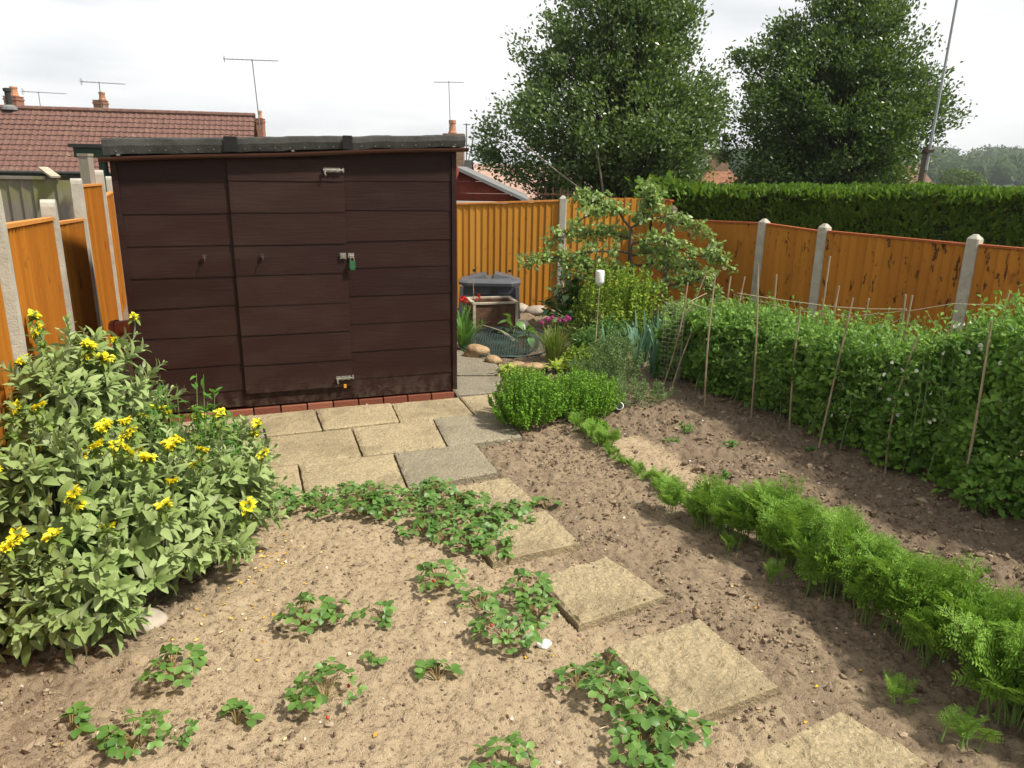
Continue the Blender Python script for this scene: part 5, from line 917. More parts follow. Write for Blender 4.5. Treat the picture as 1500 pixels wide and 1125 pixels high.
for i in range(230):   # tendrils and loose tips
    s = g.uniform(0, PL + 0.4); h = float(pea_h(min(s, PL))); w = g.uniform(-0.36, 0.38); z0 = h * (0.95 if g.random() < 0.6 else g.uniform(0.3, 0.9)); w = w if z0 > h * 0.9 else 0.36; t = np.linspace(0, 1, 7); a = g.uniform(0, 6.28); L = g.uniform(0.04, 0.12); sm.tube(PC(s + L * t * math.cos(a), w + L * 0.7 * t * math.sin(a) + (0.02 if w > 0.3 else 0), z0 + L * 1.1 * t - 0.08 * t ** 3 + 0.012 * np.sin(t * 9)), 0.0013, 3)
fo.build('foliage', M['pea'], pea, smooth=True)
sm.build('stems', M['pea_stem'], pea)
fl_m = MB(); WP = leaf_T(0.62, 3, 0.35, 0.3, 0.55)
scatter(fl_m, WP, np.zeros((4, 3)), np.array([(0.1, 0.3, 1), (0.8, 0.5, 0.3), (-0.8, 0.5, 0.3), (0, 0.9, -0.2)]), np.array([(0, 1.0, 0), (0, 0.8, 0.5), (0, 0.8, 0.5), (0, 0.3, 1)]), np.array([0.020, 0.015, 0.015, 0.011])); fm = fl_m.mesh('flower', M['flower_white'])
for i in range(60):
    s = g.uniform(2.45, PL + 0.45) if i < 54 else g.uniform(1.2, 2.4); h = float(pea_h(min(s, PL))); top = g.random() < 0.35; w = g.uniform(0.0, 0.38) if top else 0.36; z = h * (1.01 if top else g.uniform(0.55, 0.98) if i % 5 else g.uniform(0.28, 0.5))
    o = bpy.data.objects.new('flower', fm); C.objects.link(o); o.parent = pea; o.location = PC(np.array(s), np.array(w), np.array(z)) - np.array(pea.location); o.rotation_euler = (g.normal() * 0.4, g.normal() * 0.4, math.atan2(PN[1], PN[0]) - PI / 2 + g.normal() * 0.7); k = g.uniform(0.9, 1.35); o.scale = (k, k, k)

# ------------------------------------------------------------------ canes, twine, netting
def cane(b, t, lab, grp='bamboo canes supporting the peas', r=0.0075):
    b = np.array(b, float); t = np.array(t, float); L = np.linalg.norm(t - b); k = max(4, int(L / 0.14)); u = np.linspace(-0.04, 1, 3 * k + 1); bow = 0.012 * rng.normal(size=3); P = b + (t - b) * u[:, None] + np.sin(u * PI)[:, None] * bow
    rr = np.where(np.arange(len(u)) % 3 == 0, r * 1.18, r) * (1.08 - 0.3 * u); return tag(MB().tube(P - b, rr, 7).build('bamboo_cane', M['cane'], loc=b), lab, 'cane', grp)
names = ['first', 'second', 'third', 'fourth', 'fifth', 'sixth']
for i, (b, t) in enumerate([((1.73, 6.37), (1.72, 6.37, 1.18)), ((2.05, 6.06), (1.98, 6.09, 1.30)), ((2.27, 5.76), (2.24, 5.77, 1.01)), ((2.37, 5.40), (2.45, 5.36, 1.15)), ((2.66, 4.94), (2.72, 4.92, 0.98)), ((2.84, 4.34), (2.82, 4.35, 1.19))]):
    t = np.array(t); b = np.array([b[0], b[1], gzf(*b)]); sh = np.array([PN[0], PN[1], 0]) * 0.02; cane(b + sh, t + sh, names[i] + ' cane from the left along the near side of the pea row')
for x, y, z, lab in [(2.08, 7.22, 1.04, 'leftmost short cane behind the pea row, by the dark fern'), (2.17, 7.07, 1.06, 'second short cane behind the pea row, leaning right, by the dark fern'), (2.35, 6.74, 1.13, 'straight cane behind the peas just right of the first pointed fence post'), (2.61, 6.27, 1.35, 'tall cane behind the peas beside the second pointed fence post'), (2.67, 6.16, 1.12, 'cane behind the peas standing clear against the widest fence panel'), (2.81, 5.91, 1.06, 'leaning cane behind the peas in the middle of the widest fence panel'), (2.955, 5.64, 1.14, 'left cane of the close pair against the widest fence panel'), (2.985, 5.60, 1.14, 'right cane of the close pair against the widest fence panel'), (3.31, 5.01, 1.26, 'slanting cane behind the tall flowering peas at the right')]:
    lean = 0.10 if 'lean' in lab or 'slant' in lab else 0.01; cane((x - lean, y - 0.02, 0.0), (x, y, z), lab, r=0.009)
z0 = 0.0
cane((1.46, 6.98, 0.0), (1.60, 6.9, 1.02), 'cane at the far end of the peas leaning away from the leeks'); cane((1.56, 7.35, 0.0), (1.86, 7.3, 1.05), 'cane at the far end of the peas slanting steeply right under the fruit tree'); cane((1.50, 6.80, 0.0), (1.66, 6.86, 0.55), 'short low cane at the far corner of the pea row')
b = MB(); b.tube([(2.97, 5.62, 1.03), (2.82, 5.89, 0.98), (2.66, 6.16, 0.945), (2.40, 6.6, 0.92), (2.12, 7.1, 0.90)], 0.0035, 5); b.tube([(2.97, 5.62, 1.02), (2.72, 5.98, 0.90), (2.45, 6.45, 0.86), (2.1, 7.12, 0.88)], 0.0028, 5); b.tube([(3.30, 5.02, 1.17), (3.12, 5.3, 1.13), (2.98, 5.6, 1.02)], 0.003, 5); b.tube([(2.96, 5.63, 0.98), (2.93, 5.66, 0.93), (2.86, 5.74, 0.86)], 0.003, 5); b.tube([(1.70, 6.40, 0.86), (1.62, 6.9, 0.84), (1.86, 7.2, 0.88)], 0.0025, 5)
tag(b.build('twine', M['string'], at=(2.97, 5.62, 0.9)), 'pale twine strung between the canes above the back of the peas', 'twine')
b = MB()   # wire netting gathered at the end canes
def sheet(p0, p1, h0, h1, nu, nv, sag=0.0):
    p0 = np.array(p0, float); p1 = np.array(p1, float)
    for i in range(nu + 1): u = i / nu; q = p0 + (p1 - p0) * u; b.tube([(q[0] + 0.012 * math.sin(i * 2.1 + v * 3), q[1], h0 + (h1 - h0) * v - sag * math.sin(PI * u)) for v in np.linspace(0, 1, 6)], 0.0011, 3)
    for j in range(nv + 1): v = j / nv; b.tube([(p0[0] + (p1[0] - p0[0]) * u, p0[1] + (p1[1] - p0[1]) * u, h0 + (h1 - h0) * v - sag * math.sin(PI * u) + 0.006 * math.sin(u * 30 + j)) for u in np.linspace(0, 1, 8)], 0.0011, 3)
sheet((1.42, 7.02), (1.60, 6.92), 0.05, 0.82, 5, 18); sheet((1.58, 6.9), (1.72, 7.3), 0.1, 0.72, 8, 16)
tag(b.build('pea_netting', M['netting_pale'], at=(1.6, 6.95, 0.4)), 'grey pea netting bunched around the canes at the far end of the pea row', 'netting')

# ------------------------------------------------------------------ herbs by the patio
def herb(label, x, y, r, h, nst, per, lf, mat, name='herb_clump', T=DIAM, cat='herb'):
    z = gzf(x, y) - 0.01; t = thing(name, label, cat, (x, y, max(z, -0.02))); f = MB(); st = MB(); P = []; D = []; U = []
    for i in range(nst):
        a = rng.uniform(0, 2 * PI); q = math.sqrt(rng.random()); dome = math.sqrt(max(0.05, 1 - 0.85 * q ** 2.2)); hh = h * dome * rng.uniform(0.82, 1.08); lump = 1 + 0.14 * math.sin(a * 3 + 1) + 0.10 * math.sin(a * 7); tp = np.array([x + r * q * math.cos(a) * lump, y + r * q * math.sin(a) * lump, z + hh]); bs = np.array([x + (tp[0] - x) * 0.55, y + (tp[1] - y) * 0.55, z]); mid = (bs + tp) / 2 + np.array([(tp[0] - x) * 0.08, (tp[1] - y) * 0.08, 0]); st.tube([bs, mid, tp], 0.0016, 3, cap=False)
        u = rng.uniform(0.12, 1.0, per) ** 0.75; c = np.where(u[:, None] < 0.5, bs + (mid - bs) * u[:, None] * 2, mid + (tp - mid) * (u[:, None] * 2 - 1)); P.append(c); D.append(rdir(per, 0.35)); U.append(rdir(per, 1.2))
    P = np.concatenate(P); n = len(P); scatter(f, T, P, np.concatenate(D), np.concatenate(U), rng.uniform(0.7, 1.25, n) * lf); f.build('foliage', M[mat], t); st.build('stems', M['leafstalk'], t); return t
herb('bright green rounded marjoram clump spilling over the patio edge', 0.13, 5.82, 0.33, 0.45, 420, 42, 0.0195, 'mint'); herb('bright green marjoram clump behind and right of the one on the patio edge', 0.58, 6.10, 0.34, 0.40, 390, 40, 0.0195, 'mint'); herb('low bright green herb between the marjoram and the seedling row', 0.66, 5.62, 0.12, 0.12, 60, 20, 0.026, 'mint')
NEED = (NARROW[0] * np.array([0.75, 1, 1]), NARROW[1])
herb('grey green rosemary with upright wispy stems behind the marjoram', 0.98, 7.05, 0.32, 0.52, 120, 46, 0.034, 'rosemary', 'rosemary_bush', NEED, 'rosemary'); herb('low sprawling rosemary sprigs beside the white plastic pot', 1.12, 6.55, 0.34, 0.20, 90, 26, 0.032, 'rosemary', 'rosemary_bush', NEED, 'rosemary'); herb('wispy lavender like clump between the lime leaves and the rosemary', 0.72, 6.85, 0.24, 0.36, 80, 34, 0.03, 'rosemary', 'lavender_clump', NEED, 'lavender')
b = MB(); A = Matrix.Rotation(1.25, 3, 'X') @ Matrix.Rotation(0.6, 3, 'Z'); b.lathe([(0.030, -0.055), (0.036, -0.05), (0.037, 0.03), (0.034, 0.04), (0.034, 0.05), (0.029, 0.05), (0.027, -0.03)], (0, 0, 0), 16, 0, np.array(Matrix.Rotation(-1.2, 3, 'X') @ Matrix.Rotation(0.5, 3, 'Y'))); tag(b.build('plastic_pot', M['white'], smooth=True, loc=(0.93, 6.17, 0.05)), 'white plastic pot tipped over on the soil by the herbs', 'pot')
bc = cane((0.83, 7.48, 0.0), (0.855, 7.48, 1.0), 'cane with an upturned white bottle on its tip, in the herb bed', None); b = MB(); b.lathe([(0.012, -0.10), (0.018, -0.085), (0.040, -0.065), (0.044, -0.05), (0.044, 0.045), (0.040, 0.058), (0.02, 0.062)], (0, 0, 0), 16); tag(b.build('plastic_bottle', M['white'], smooth=True, loc=(0.856, 7.48, 0.985)), 'white plastic bottle upturned on a cane tip', 'bottle')
def straps(name, label, cat, x, y, n, L, w, mat, up=1.0, droop=0.5, spread=0.05, z=None, fold=0.25):
    z = gzf(x, y) if z is None else z; t = thing(name, label, cat, (x, y, z)); f = MB()
    for i in range(n):
        a = rng.uniform(0, 2 * PI); o = np.array([math.cos(a), math.sin(a), 0]); sd = np.array([-o[1], o[0], 0]); ln = L * rng.uniform(0.6, 1.1); k = 9; u = np.linspace(0, 1, k); ro = rng.uniform(0.15, 1.0); c = np.array([x, y, z]) + o * (spread * rng.random()) + o * (ln * ro * droop * u[:, None] ** 1.4) + np.array([0, 0, 1.0]) * (ln * up * (u - 0.55 * ro * droop * u ** 3))[:, None]; ww = w * np.clip(np.minimum(0.6 + u * 1.5, (1 - u) * 3.2), 0.02, 1)
        V = np.stack([c - sd * ww[:, None] + [0, 0, 0] + o * -0 + np.array([0, 0, fold]) * ww[:, None], c, c + sd * ww[:, None] + np.array([0, 0, fold]) * ww[:, None]], 1).reshape(-1, 3)
        f.add(V, np.array([(3 * j + q, 3 * j + q + 1, 3 * j + q + 4, 3 * j + q + 3) for j in range(k - 1) for q in (0, 1)]))
    f.build('leaves', M[mat], t, smooth=True); return t
for x, y, n, L, lab in [(1.52, 7.62, 11, 0.66, 'leek with tall blue green leaves nearest the far end of the peas'), (1.36, 7.75, 11, 0.62, 'blue green leek left of the one nearest the peas'), (1.20, 7.9, 6, 0.58, 'blue green leek in the middle of the leek group'), (1.65, 7.9, 6, 0.6, 'blue green leek behind the far end canes'), (1.02, 7.85, 6, 0.55, 'leftmost blue green leek behind the rosemary'), (1.28, 7.55, 9, 0.56, 'blue green leek in front of the middle of the leek group'), (1.44, 7.95, 9, 0.6, 'blue green leek at the back of the leek group'), (1.42, 7.3, 5, 0.42, 'short bent leek in front of the leek group')]: straps('leek', lab, 'leek', x, y, n + 2, L, 0.015, 'leek', 1.0, 0.42)
ch = straps('chive_clump', 'tall chives with pink flower heads between the pond and the bottle cane', 'chives', 0.46, 7.92, 230, 0.43, 0.0048, 'chive', 1.0, 0.55, 0.12)
PK = None
for i, (x, z) in enumerate([(0.36, 0.46), (0.42, 0.475), (0.57, 0.49), (0.60, 0.47), (0.49, 0.455), (0.31, 0.43), (0.39, 0.44), (0.55, 0.46)]):
    if PK is None: pk = MB(); d = rdir(60, 0.2); scatter(pk, DIAM, d * 0.006, d, rdir(60), 0.020); PK = pk.mesh('flower', M['pink'])
    o = bpy.data.objects.new('flower', PK); C.objects.link(o); o.parent = ch; o.location = (x - 0.46, rng.normal() * 0.05, z); MB().tube([(0.46, 7.92, 0), (x, 7.92 + o.location.y, z + gzf(.46, 7.92))], 0.0025, 4).build('flower_stem', M['stalk'], ch)
straps('lime_rosette', 'lime yellow rosette of strap leaves in front of the chives', 'plant', 0.48, 7.40, 34, 0.24, 0.020, 'lime', 0.75, 0.95, 0.05)
for x, y, lab in [(-0.02, 7.28, 'lime green edging plant at the corner of the concrete path'), (0.16, 7.05, 'lime green edging plant in front of the brown edging stone'), (0.80, 7.36, 'lime green edging plant right of the rosette'), (0.30, 6.85, 'lime green edging plant just behind the marjoram')]: leafy('edging_plant', lab, 'plant', (x, y), 16, 0.11, 0.17, 0.055, leaf_T(0.26, 3, 0.2, 0.4), 'lime', per=8)
for x, y, r, lab, sd in [(-0.40, 8.02, (0.14, 0.10, 0.085), 'sandy boulder at the end of the concrete path', 1), (-0.20, 7.78, (0.10, 0.07, 0.05), 'smaller edging stone leaning by the sandy boulder', 2), (0.22, 7.48, (0.17, 0.09, 0.05), 'flat brown edging stone in front of the pond', 3), (0.02, 7.55, (0.11, 0.07, 0.045), 'grey brown edging stone left of the flat brown one', 4)]: tag(MB().blob((0, 0, 0), r, 3, 0.13, 0, sd * 9, 1.6).build('stone', M['rock'], smooth=True, loc=(x, y, r[2] * 0.65)), lab, 'stone')
for i, (x, y, r, lab) in enumerate([(0.10, 10.70, (0.14, 0.1, 0.09), 'pale rock at the foot of the back fence right of the compost bin'), (0.34, 10.6, (0.17, 0.11, 0.08), 'wide pale rock at the foot of the back fence'), (0.12, 9.6, (0.10, 0.08, 0.07), 'pinkish rock behind the broad arrow leaves'), (0.62, 8.5, (0.06, 0.05, 0.05), 'small pale stone right of the pink chives')]): tag(MB().blob((0, 0, 0), r, 2, 0.14, 0, 60 + i).build('stone', M['pale_rock'], smooth=True, loc=(x, y, r[2] * 0.6)), lab, 'stone')
# pond under a sagging plastic net
th = np.linspace(0, 2 * PI, 33)[:-1]; pp = [(-0.12 + 0.44 * math.cos(a) * (1 + 0.06 * math.sin(3 * a)), 8.75 + 0.68 * math.sin(a)) for a in th]; o = MB().add([(x, y, 0.004) for x, y in pp], [tuple(range(32))]).build('pond', M['water']); struct(o)
b = MB()
def netz(x, y): q = ((x + 0.10) / 0.52) ** 2 + ((y - 8.7) / 0.85) ** 2; return 0.045 + 0.045 * max(0, 1 - q) + 0.03 * math.sin(x * 9) * math.sin(y * 6) * max(0, 1 - q)
for i in range(38):
    x = -0.56 + i * 0.026; hy_ = 0.85 * math.sqrt(max(0, 1 - ((x + 0.10) / 0.52) ** 2)); b.tube([(x + 0.01 * math.sin(v * 5 + i), 8.7 + v * hy_, netz(x, 8.7 + v * hy_)) for v in np.linspace(-1, 1, 14)], 0.0016, 3)
for j in range(52):
    y = 7.9 + j * 0.032; q = 1 - ((y - 8.7) / 0.85) ** 2
    if q > 0: hx_ = 0.52 * math.sqrt(q); b.tube([(-0.10 + v * hx_, y, netz(-0.10 + v * hx_, y)) for v in np.linspace(-1, 1, 14)], 0.0016, 3)
b.tube([(-0.10 + 0.54 * math.cos(a), 8.7 + 0.87 * math.sin(a), 0.04 + 0.02 * math.sin(a * 3)) for a in np.linspace(0, 2 * PI, 40)], 0.009, 6)
tag(b.build('pond_net', M['net'], at=(-0.1, 8.7, 0.02)), 'blue green plastic net stretched over the little pond', 'pond net')
straps('day_lily', 'strappy green lily clump against the right corner of the shed', 'lily', -0.56, 8.40, 60, 0.50, 0.012, 'lily', 0.9, 0.70, 0.06); straps('day_lily', 'strappy green lily clump between the shed and the planter', 'lily', -0.62, 8.95, 44, 0.50, 0.012, 'lily', 0.9, 0.7, 0.06)
BROAD = leaf_T(0.34, 4, 0.18, 0.28, 0.36)
def broad(name, label, cat, x, y, n, h, spread, lf, mat, T=BROAD, up=0.5):
    z = gzf(x, y); t = thing(name, label, cat, (x, y, z)); f = MB(); st = MB(); P = []; D = []; U = []; Sx = []
    for i in range(n):
        a = rng.uniform(0, 6.28); q = rng.random() ** 0.6; tp = np.array([x + spread * q * math.cos(a), y + spread * q * math.sin(a), z + h * (1 - 0.6 * q ** 2) * rng.uniform(0.45, 1.05)]); st.tube([(x, y, z), ((x + tp[0]) / 2, (y + tp[1]) / 2, z + (tp[2] - z) * 0.65), tp], 0.005, 5); o = np.array([math.cos(a), math.sin(a), 0.0]); P.append(tp - o * lf * 0.2); D.append(o + [0, 0, up * rng.normal(0.2, 0.6)] + rng.normal(size=3) * 0.3); U.append(np.array([0, 0, 1.0]) + o * 0.4 + rng.normal(size=3) * 0.3); Sx.append(lf * rng.uniform(0.7, 1.2))
    scatter(f, T, np.array(P), np.array(D), np.array(U), np.array(Sx)); f.build('leaves', M[mat], t, smooth=True); st.build('leaf_stalks', M['leafstalk'], t); return t
broad('arum_plant', 'broad arrow shaped leaves standing beside the planter', 'plant', 0.00, 8.95, 9, 0.36, 0.13, 0.15, 'lily', leaf_T(0.36, 4, 0.15, 0.3, 0.30)); broad('arum_plant', 'smaller broad leaved plant right of the arrow shaped leaves', 'plant', 0.18, 8.6, 8, 0.28, 0.12, 0.12, 'lily', leaf_T(0.34, 4, 0.15, 0.3, 0.3))
broad('rhododendron', 'dark glossy broad leaved shrub below the fruit tree by the fence post', 'shrub', 0.80, 9.75, 240, 0.80, 0.40, 0.13, 'broad'); broad('rhododendron', 'low dark broad leaved plant in front of the glossy shrub', 'shrub', 0.66, 9.0, 70, 0.36, 0.24, 0.10, 'broad')
herb('golden yellow leaved shrub under the fruit tree', 1.28, 8.85, 0.62, 0.95, 340, 34, 0.042, 'gold', 'golden_shrub', leaf_T(0.26, 2, 0.2, 0.2), 'shrub'); herb('greener shrub filling in below the golden shrub', 0.98, 8.55, 0.36, 0.48, 160, 26, 0.040, 'chive', 'low_shrub', leaf_T(0.22, 2, 0.2, 0.2), 'shrub'); herb('loose green shrub between the golden shrub and the pea row', 1.95, 8.6, 0.42, 0.62, 150, 24, 0.05, 'apple', 'low_shrub', leaf_T(0.26, 2, 0.2, 0.2), 'shrub'); herb('mid green leafy plant between the bottle cane and the leeks', 1.08, 8.15, 0.30, 0.42, 150, 26, 0.045, 'lily', 'low_shrub', leaf_T(0.22, 2, 0.2, 0.2), 'plant'); herb('yellow green low plant behind the lavender clump', 0.72, 7.55, 0.24, 0.24, 110, 22, 0.035, 'gold', 'low_shrub', leaf_T(0.22, 2, 0.2, 0.2), 'plant'); herb('grassy green filler plant between the chives and the leeks', 0.85, 8.05, 0.26, 0.34, 110, 26, 0.05, 'lily', 'low_shrub', NARROW, 'plant')
straps('fern', 'dark green fern at the fence behind the far end of the peas', 'fern', 2.52, 8.3, 60, 0.66, 0.022, 'broad', 0.85, 0.8, 0.08)
b = MB()
rf = thing('geranium', 'red flowered plant peeping past the shed corner beside the planter', 'plant', (-0.62, 9.4, gzf(-.62, 9.4)))
f = MB(); scatter(f, leaf_T(0.4, 2, 0.2, 0.3), np.array([-0.62, 9.4, 0.1]) + rng.normal(size=(70, 3)) * [0.1, 0.1, 0.08], rdir(70, 0.3), rdir(70, 1.0), 0.07); f.build('leaves', M['lily'], rf); st = MB(); [st.tube([(-0.62 + dx * 0.3, 9.4, 0), (-0.62 + dx, 9.38, 0.4)], 0.005, 5) for dx in (-0.03, 0.0, 0.17)]; st.build('stems', M['leafstalk'], rf)
for dx, z in ((-0.02, 0.41), (0.01, 0.39), (0.17, 0.44)): f = MB(); d = rdir(22, 0.3); scatter(f, DIAM, np.array([-0.62 + dx, 9.38, z]) + d * 0.012, d, rdir(22), 0.042); f.build('flower', M['red_flower'], rf)

# ------------------------------------------------------------------ fruit tree
at_ = thing('apple_tree', 'small open apple tree with spreading twiggy branches in front of the back fence', 'tree', (1.54, 9.3, 0)); wd = MB(); lf = MB()
BR_ = {'trunk': [(1.54, -0.05), (1.48, 0.53), (1.42, 0.95), (1.42, 1.32)], 'L1': [(1.42, 1.32), (1.24, 1.51), (1.03, 1.55), (0.79, 1.42), (0.57, 1.23), (0.39, 1.18)], 'L2': [(1.43, 1.02), (1.14, 1.07), (0.81, 1.04), (0.52, 1.0), (0.31, 0.95), (0.12, 0.97)], 'L3': [(1.24, 1.51), (1.03, 1.62), (0.88, 1.60), (0.78, 1.66)], 'L4': [(1.43, 0.78), (1.07, 0.82), (0.77, 0.86), (0.52, 0.89)], 'L5': [(1.42, 1.2), (1.2, 1.26), (0.95, 1.22), (0.70, 1.27)],
  'R1': [(1.42, 1.32), (1.54, 1.43), (1.82, 1.47), (2.08, 1.37), (2.34, 1.26), (2.52, 0.95)], 'RU': [(1.54, 1.43), (1.61, 1.61), (1.67, 1.69), (1.63, 1.81)], 'R2': [(1.41, 1.12), (1.63, 1.23), (1.89, 1.17), (2.15, 1.03), (2.4, 1.05), (2.58, 0.87)], 'R3': [(1.46, 0.45), (1.76, 0.62), (2.09, 0.75), (2.33, 0.84)], 'R4': [(1.43, 0.87), (1.74, 0.92), (2.08, 0.88), (2.39, 0.63), (2.52, 0.42)], 'R5': [(1.42, 1.0), (1.7, 1.05), (1.95, 0.98), (2.2, 0.86)]}
dep = {'trunk': 0, 'L1': -0.15, 'L2': -0.45, 'L3': 0.35, 'L4': -0.25, 'L5': 0.4, 'R1': 0.05, 'RU': 0.1, 'R2': -0.4, 'R3': -0.55, 'R4': -0.35, 'R5': 0.3}
bn = 0
for k, pts in BR_.items():
    u = np.linspace(0, 1, len(pts)); uu = np.linspace(0, 1, len(pts) * 5); P = np.stack([np.interp(uu, u, [p[0] for p in pts]), 9.3 + dep[k] * uu ** 1.2, np.interp(uu, u, [p[1] for p in pts])], -1); P = P + 0.018 * np.stack([fbm(uu * 9, uu * 0 + j + len(k) * 3 + pts[-1][0] * 7, 1.0, 2, j) for j in range(3)], -1)
    wd.tube(P, np.linspace(0.045 if k == 'trunk' else 0.017, 0.022 if k == 'trunk' else 0.004, len(P)), 6)
    if k == 'trunk': continue
    for q in np.arange(0.14, 1.0, 0.020):
        if rng.random() < 0.12: continue
        c = P[min(int(q * (len(P) - 1)), len(P) - 1)]; tw = c + nrm(rng.normal(size=3) + [0, 0, 0.35]) * rng.uniform(0.03, 0.13); wd.tube([c, tw], [0.003, 0.0015], 4); m = rng.integers(9, 16); bn += m; scatter(lf, leaf_T(0.27, 3, 0.2, 0.25), tw + rng.normal(size=(m, 3)) * 0.030, rdir(m, 0.25), rdir(m, 1.0), rng.uniform(0.048, 0.080, m))
wd.build('branches', M['bark'], at_); lf.build('foliage', M['apple'], at_, smooth=True)

# ------------------------------------------------------------------ compost bin, planter, pots
cb = thing('compost_bin', 'grey plastic compost bin with a split lid against the back fence', 'compost bin', (-0.33, 10.45, 0)); b = MB(); w0, w1, d0, d1 = 0.43, 0.375, 0.30, 0.26
b.hexa([(-0.33 - w0, 10.45 - d0, -0.02), (-0.33 + w0, 10.45 - d0, -0.02), (-0.33 + w0, 10.45 + d0, -0.02), (-0.33 - w0, 10.45 + d0, -0.02), (-0.33 - w1, 10.45 - d1, 0.47), (-0.33 + w1, 10.45 - d1, 0.47), (-0.33 + w1, 10.45 + d1, 0.47), (-0.33 - w1, 10.45 + d1, 0.47)])
for z in (0.12, 0.24, 0.36): k = w0 + (w1 - w0) * z / .47; b.box((-0.28, 10.45 - d0 + (d0 - d1) * z / .47 - 0.004, z), (k * 1.5, 0.012, 0.02))
b.build('bin_body', M['bin'], cb)
for x in (-0.33 - 0.39, -0.33 + 0.39): MB().box((x, 10.45 - 0.285, 0.235), (0.05, 0.04, 0.44), Matrix.Rotation(0.06 * (1 if x > -0.33 else -1), 3, 'Y')).build('corner_rib', M['bin_lid'], cb)
b = MB(); oc = lambda w, d, z, c=0.12: [(-0.33 + sx * (w - (c if q else 0)), 10.45 + sy * (d - (0 if q else c)), z) for sx, sy, q in ((-1, -1, 1), (1, -1, 1), (1, -1, 0), (1, 1, 0), (1, 1, 1), (-1, 1, 1), (-1, 1, 0), (-1, -1, 0))]
R_ = [oc(0.42, 0.30, 0.46), oc(0.425, 0.305, 0.50), oc(0.40, 0.285, 0.525), oc(0.33, 0.22, 0.545)]; V = [p for r in R_ for p in r]; b.add(V, [(r * 8 + i, r * 8 + (i + 1) % 8, (r + 1) * 8 + (i + 1) % 8, (r + 1) * 8 + i) for r in range(3) for i in range(8)] + [tuple(range(24, 32)), tuple(range(7, -1, -1))]); lid = b.build('lid', M['bin_lid'], cb)
for sg in (-1, 1):
    b = MB(); x0_, x1_ = (-0.33 - 0.30, -0.33 - 0.045) if sg < 0 else (-0.33 + 0.045, -0.33 + 0.32); za_, zb_ = (0.565, 0.60) if sg < 0 else (0.61, 0.565)
    b.hexa([(x0_, 10.27, 0.54), (x1_, 10.27, 0.54), (x1_, 10.63, 0.54), (x0_, 10.63, 0.54), (x0_ + 0.02, 10.29, za_), (x1_ - 0.02, 10.29, zb_), (x1_ - 0.02, 10.61, zb_), (x0_ + 0.02, 10.61, za_)]); b.build('lid_flap', M['bin_lid'], lid)
    MB().box((-0.33 + sg * 0.25 + 0.02, 10.60, 0.615), (0.04, 0.05, 0.03)).build('hinge', M['bitumen'], lid)
MB().box((-0.26, 10.45 - 0.285, 0.405), (0.10, 0.02, 0.035)).build('handle', M['bitumen'], cb)
ca, sa = math.cos(0.25), math.sin(0.25); PAX = [(ca, sa, 0), (-sa, ca, 0), (0, 0, 1)]; px, py = -0.28, 9.62
pt = thing('planter', 'open weathered brown timber planter with a pale rim in front of the compost bin', 'planter', (px, py, 0)); Q = lambda a, b_, z: (px + ca * a - sa * b_, py + sa * a + ca * b_, z)
for nm_, c, d in (('side_panel', (0, -0.21, 0.165), (0.56, 0.025, 0.37)), ('side_panel', (0, 0.21, 0.165), (0.56, 0.025, 0.37)), ('end_panel', (-0.2675, 0, 0.165), (0.025, 0.395, 0.37)), ('end_panel', (0.2675, 0, 0.165), (0.025, 0.395, 0.37))): MB().box(Q(*c), d, PAX).build(nm_, M['planter'], pt)
for sx in (-1, 1):
    for sy in (-1, 1): MB().box(Q(sx * 0.275, sy * 0.225, 0.165), (0.035, 0.028, 0.37), PAX).build('corner_post', M['planter_rim'], pt)
for nm_, c, d in (('rim', (0, -0.218, 0.362), (0.60, 0.045, 0.022)), ('rim', (0, 0.218, 0.362), (0.60, 0.045, 0.022)), ('rim', (-0.278, 0, 0.362), (0.045, 0.39, 0.022)), ('rim', (0.278, 0, 0.362), (0.045, 0.39, 0.022))): MB().box(Q(*c), d, PAX).build(nm_, M['planter_rim'], pt)
MB().box(Q(0, 0, 0.18), (0.50, 0.38, 0.04), PAX).build('soil_fill', M['clod'], pt)
cane((-0.52, 9.75, 0.0), (-0.53, 9.75, 0.62), 'thin pale stick standing beside the planter rim', None, 0.006)
b = MB(); [b.tube([(-0.42 + i * 0.03, 9.2 - i * 0.1, 0.12 + 0.02 * i), (-0.2 + i * 0.04, 8.95 - i * 0.05, 0.12), (0.02 + i * 0.02, 8.75, 0.02)], 0.006, 5) for i in range(3)]; tag(b.build('dry_stems', M['string'], at=(-0.2, 9.0, 0.05)), 'pale dead stems leaning across in front of the planter', 'dead stems')
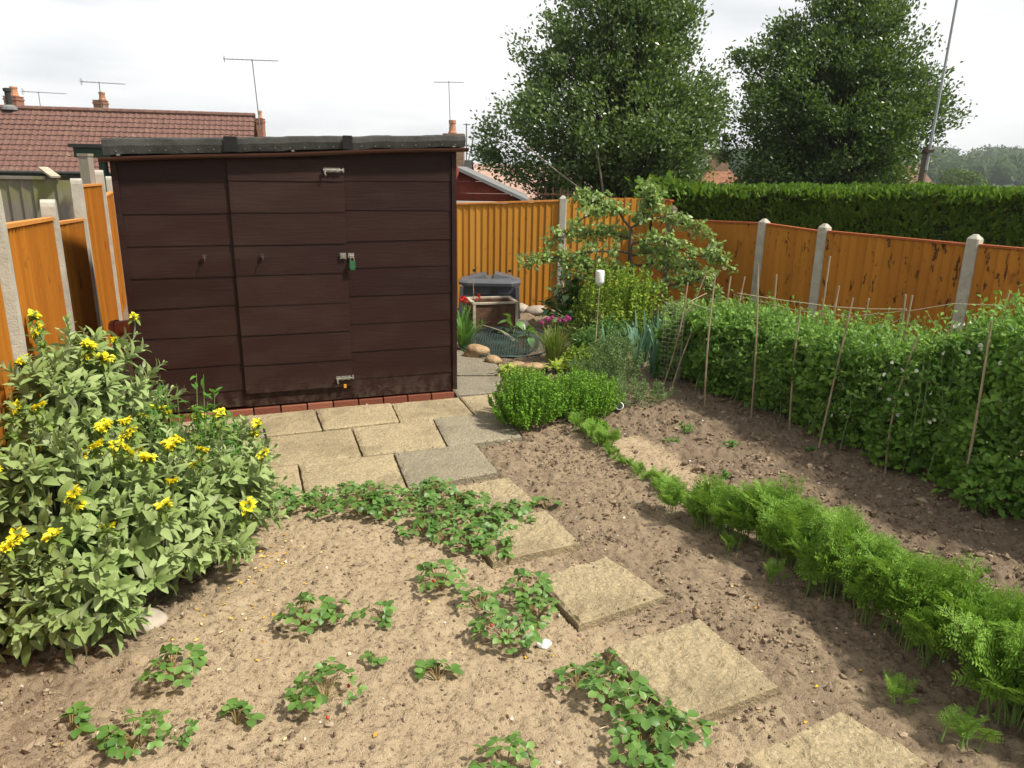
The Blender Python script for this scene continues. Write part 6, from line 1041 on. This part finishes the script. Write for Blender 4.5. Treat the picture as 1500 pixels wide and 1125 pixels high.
ws = thing('potting_stand', 'rough wooden stand squeezed between the left fence and the shed', 'stand', (-3.38, 6.28, 0)); MB().box((-3.37, 6.3, 0.41), (0.34, 0.30, 0.025)).build('shelf', M['planter_rim'], ws)
for x in (-3.50, -3.24):
    for y in (6.18, 6.42): MB().box((x, y, 0.195), (0.035, 0.035, 0.405)).build('leg', M['planter_rim'], ws)
POT = [(0.060, 0.0), (0.085, 0.13), (0.098, 0.13), (0.102, 0.17), (0.090, 0.17), (0.075, 0.13), (0.052, 0.02)]
tag(MB().lathe(POT, (0, 0, 0), 18).build('flower_pot', M['terracotta'], smooth=False, loc=(-3.30, 6.26, 0.4235)), 'upright terracotta flower pot on the stand beside the shed', 'flower pot')
A = np.array(Matrix.Rotation(1.9, 3, 'Y')); tag(MB().lathe(POT, (0, 0, 0), 18, 0, A).build('flower_pot', M['terracotta'], loc=(-3.22, 6.26, 0.66)), 'terracotta pot lying tipped on top of the upright pot', 'flower pot')
b = MB(); b.tube([(0, 0, -0.04), (0.006, 0.0, 0.10), (-0.012, 0.0, 0.21)], 0.008, 6); tag(b.build('stake', M['slate'], loc=(-1.735, 5.0, 0.0)), 'short black stake standing on the patio by the sage flowers', 'stake')
tag(leafy('leafy_weed', 'broad leaved weed in shade at the foot of the left fence', 'weed', (-2.02, 2.75), 10, 0.3, 0.16, 0.10, BROAD, 'bright', per=5), None, None)

# ------------------------------------------------------------------ haze over the whole place
hm = bpy.data.materials.new('haze'); hm.use_nodes = True; ht = hm.node_tree; ht.nodes.clear(); ho = ht.nodes.new('ShaderNodeOutputMaterial'); hv = ht.nodes.new('ShaderNodeVolumePrincipled')
hv.inputs['Color'].default_value = (0.90, 0.95, 1.0, 1); hv.inputs['Density'].default_value = 0.00036; hv.inputs['Anisotropy'].default_value = 0.3; ht.links.new(hv.outputs[0], ho.inputs['Volume'])
hb = MB().box((0, 900, 13.0), (5000, 3800, 30.0)).build('haze', hm); hb['kind'] = 'stuff'; hb['label'] = 'thin pale summer haze softening the far wooded hillside'
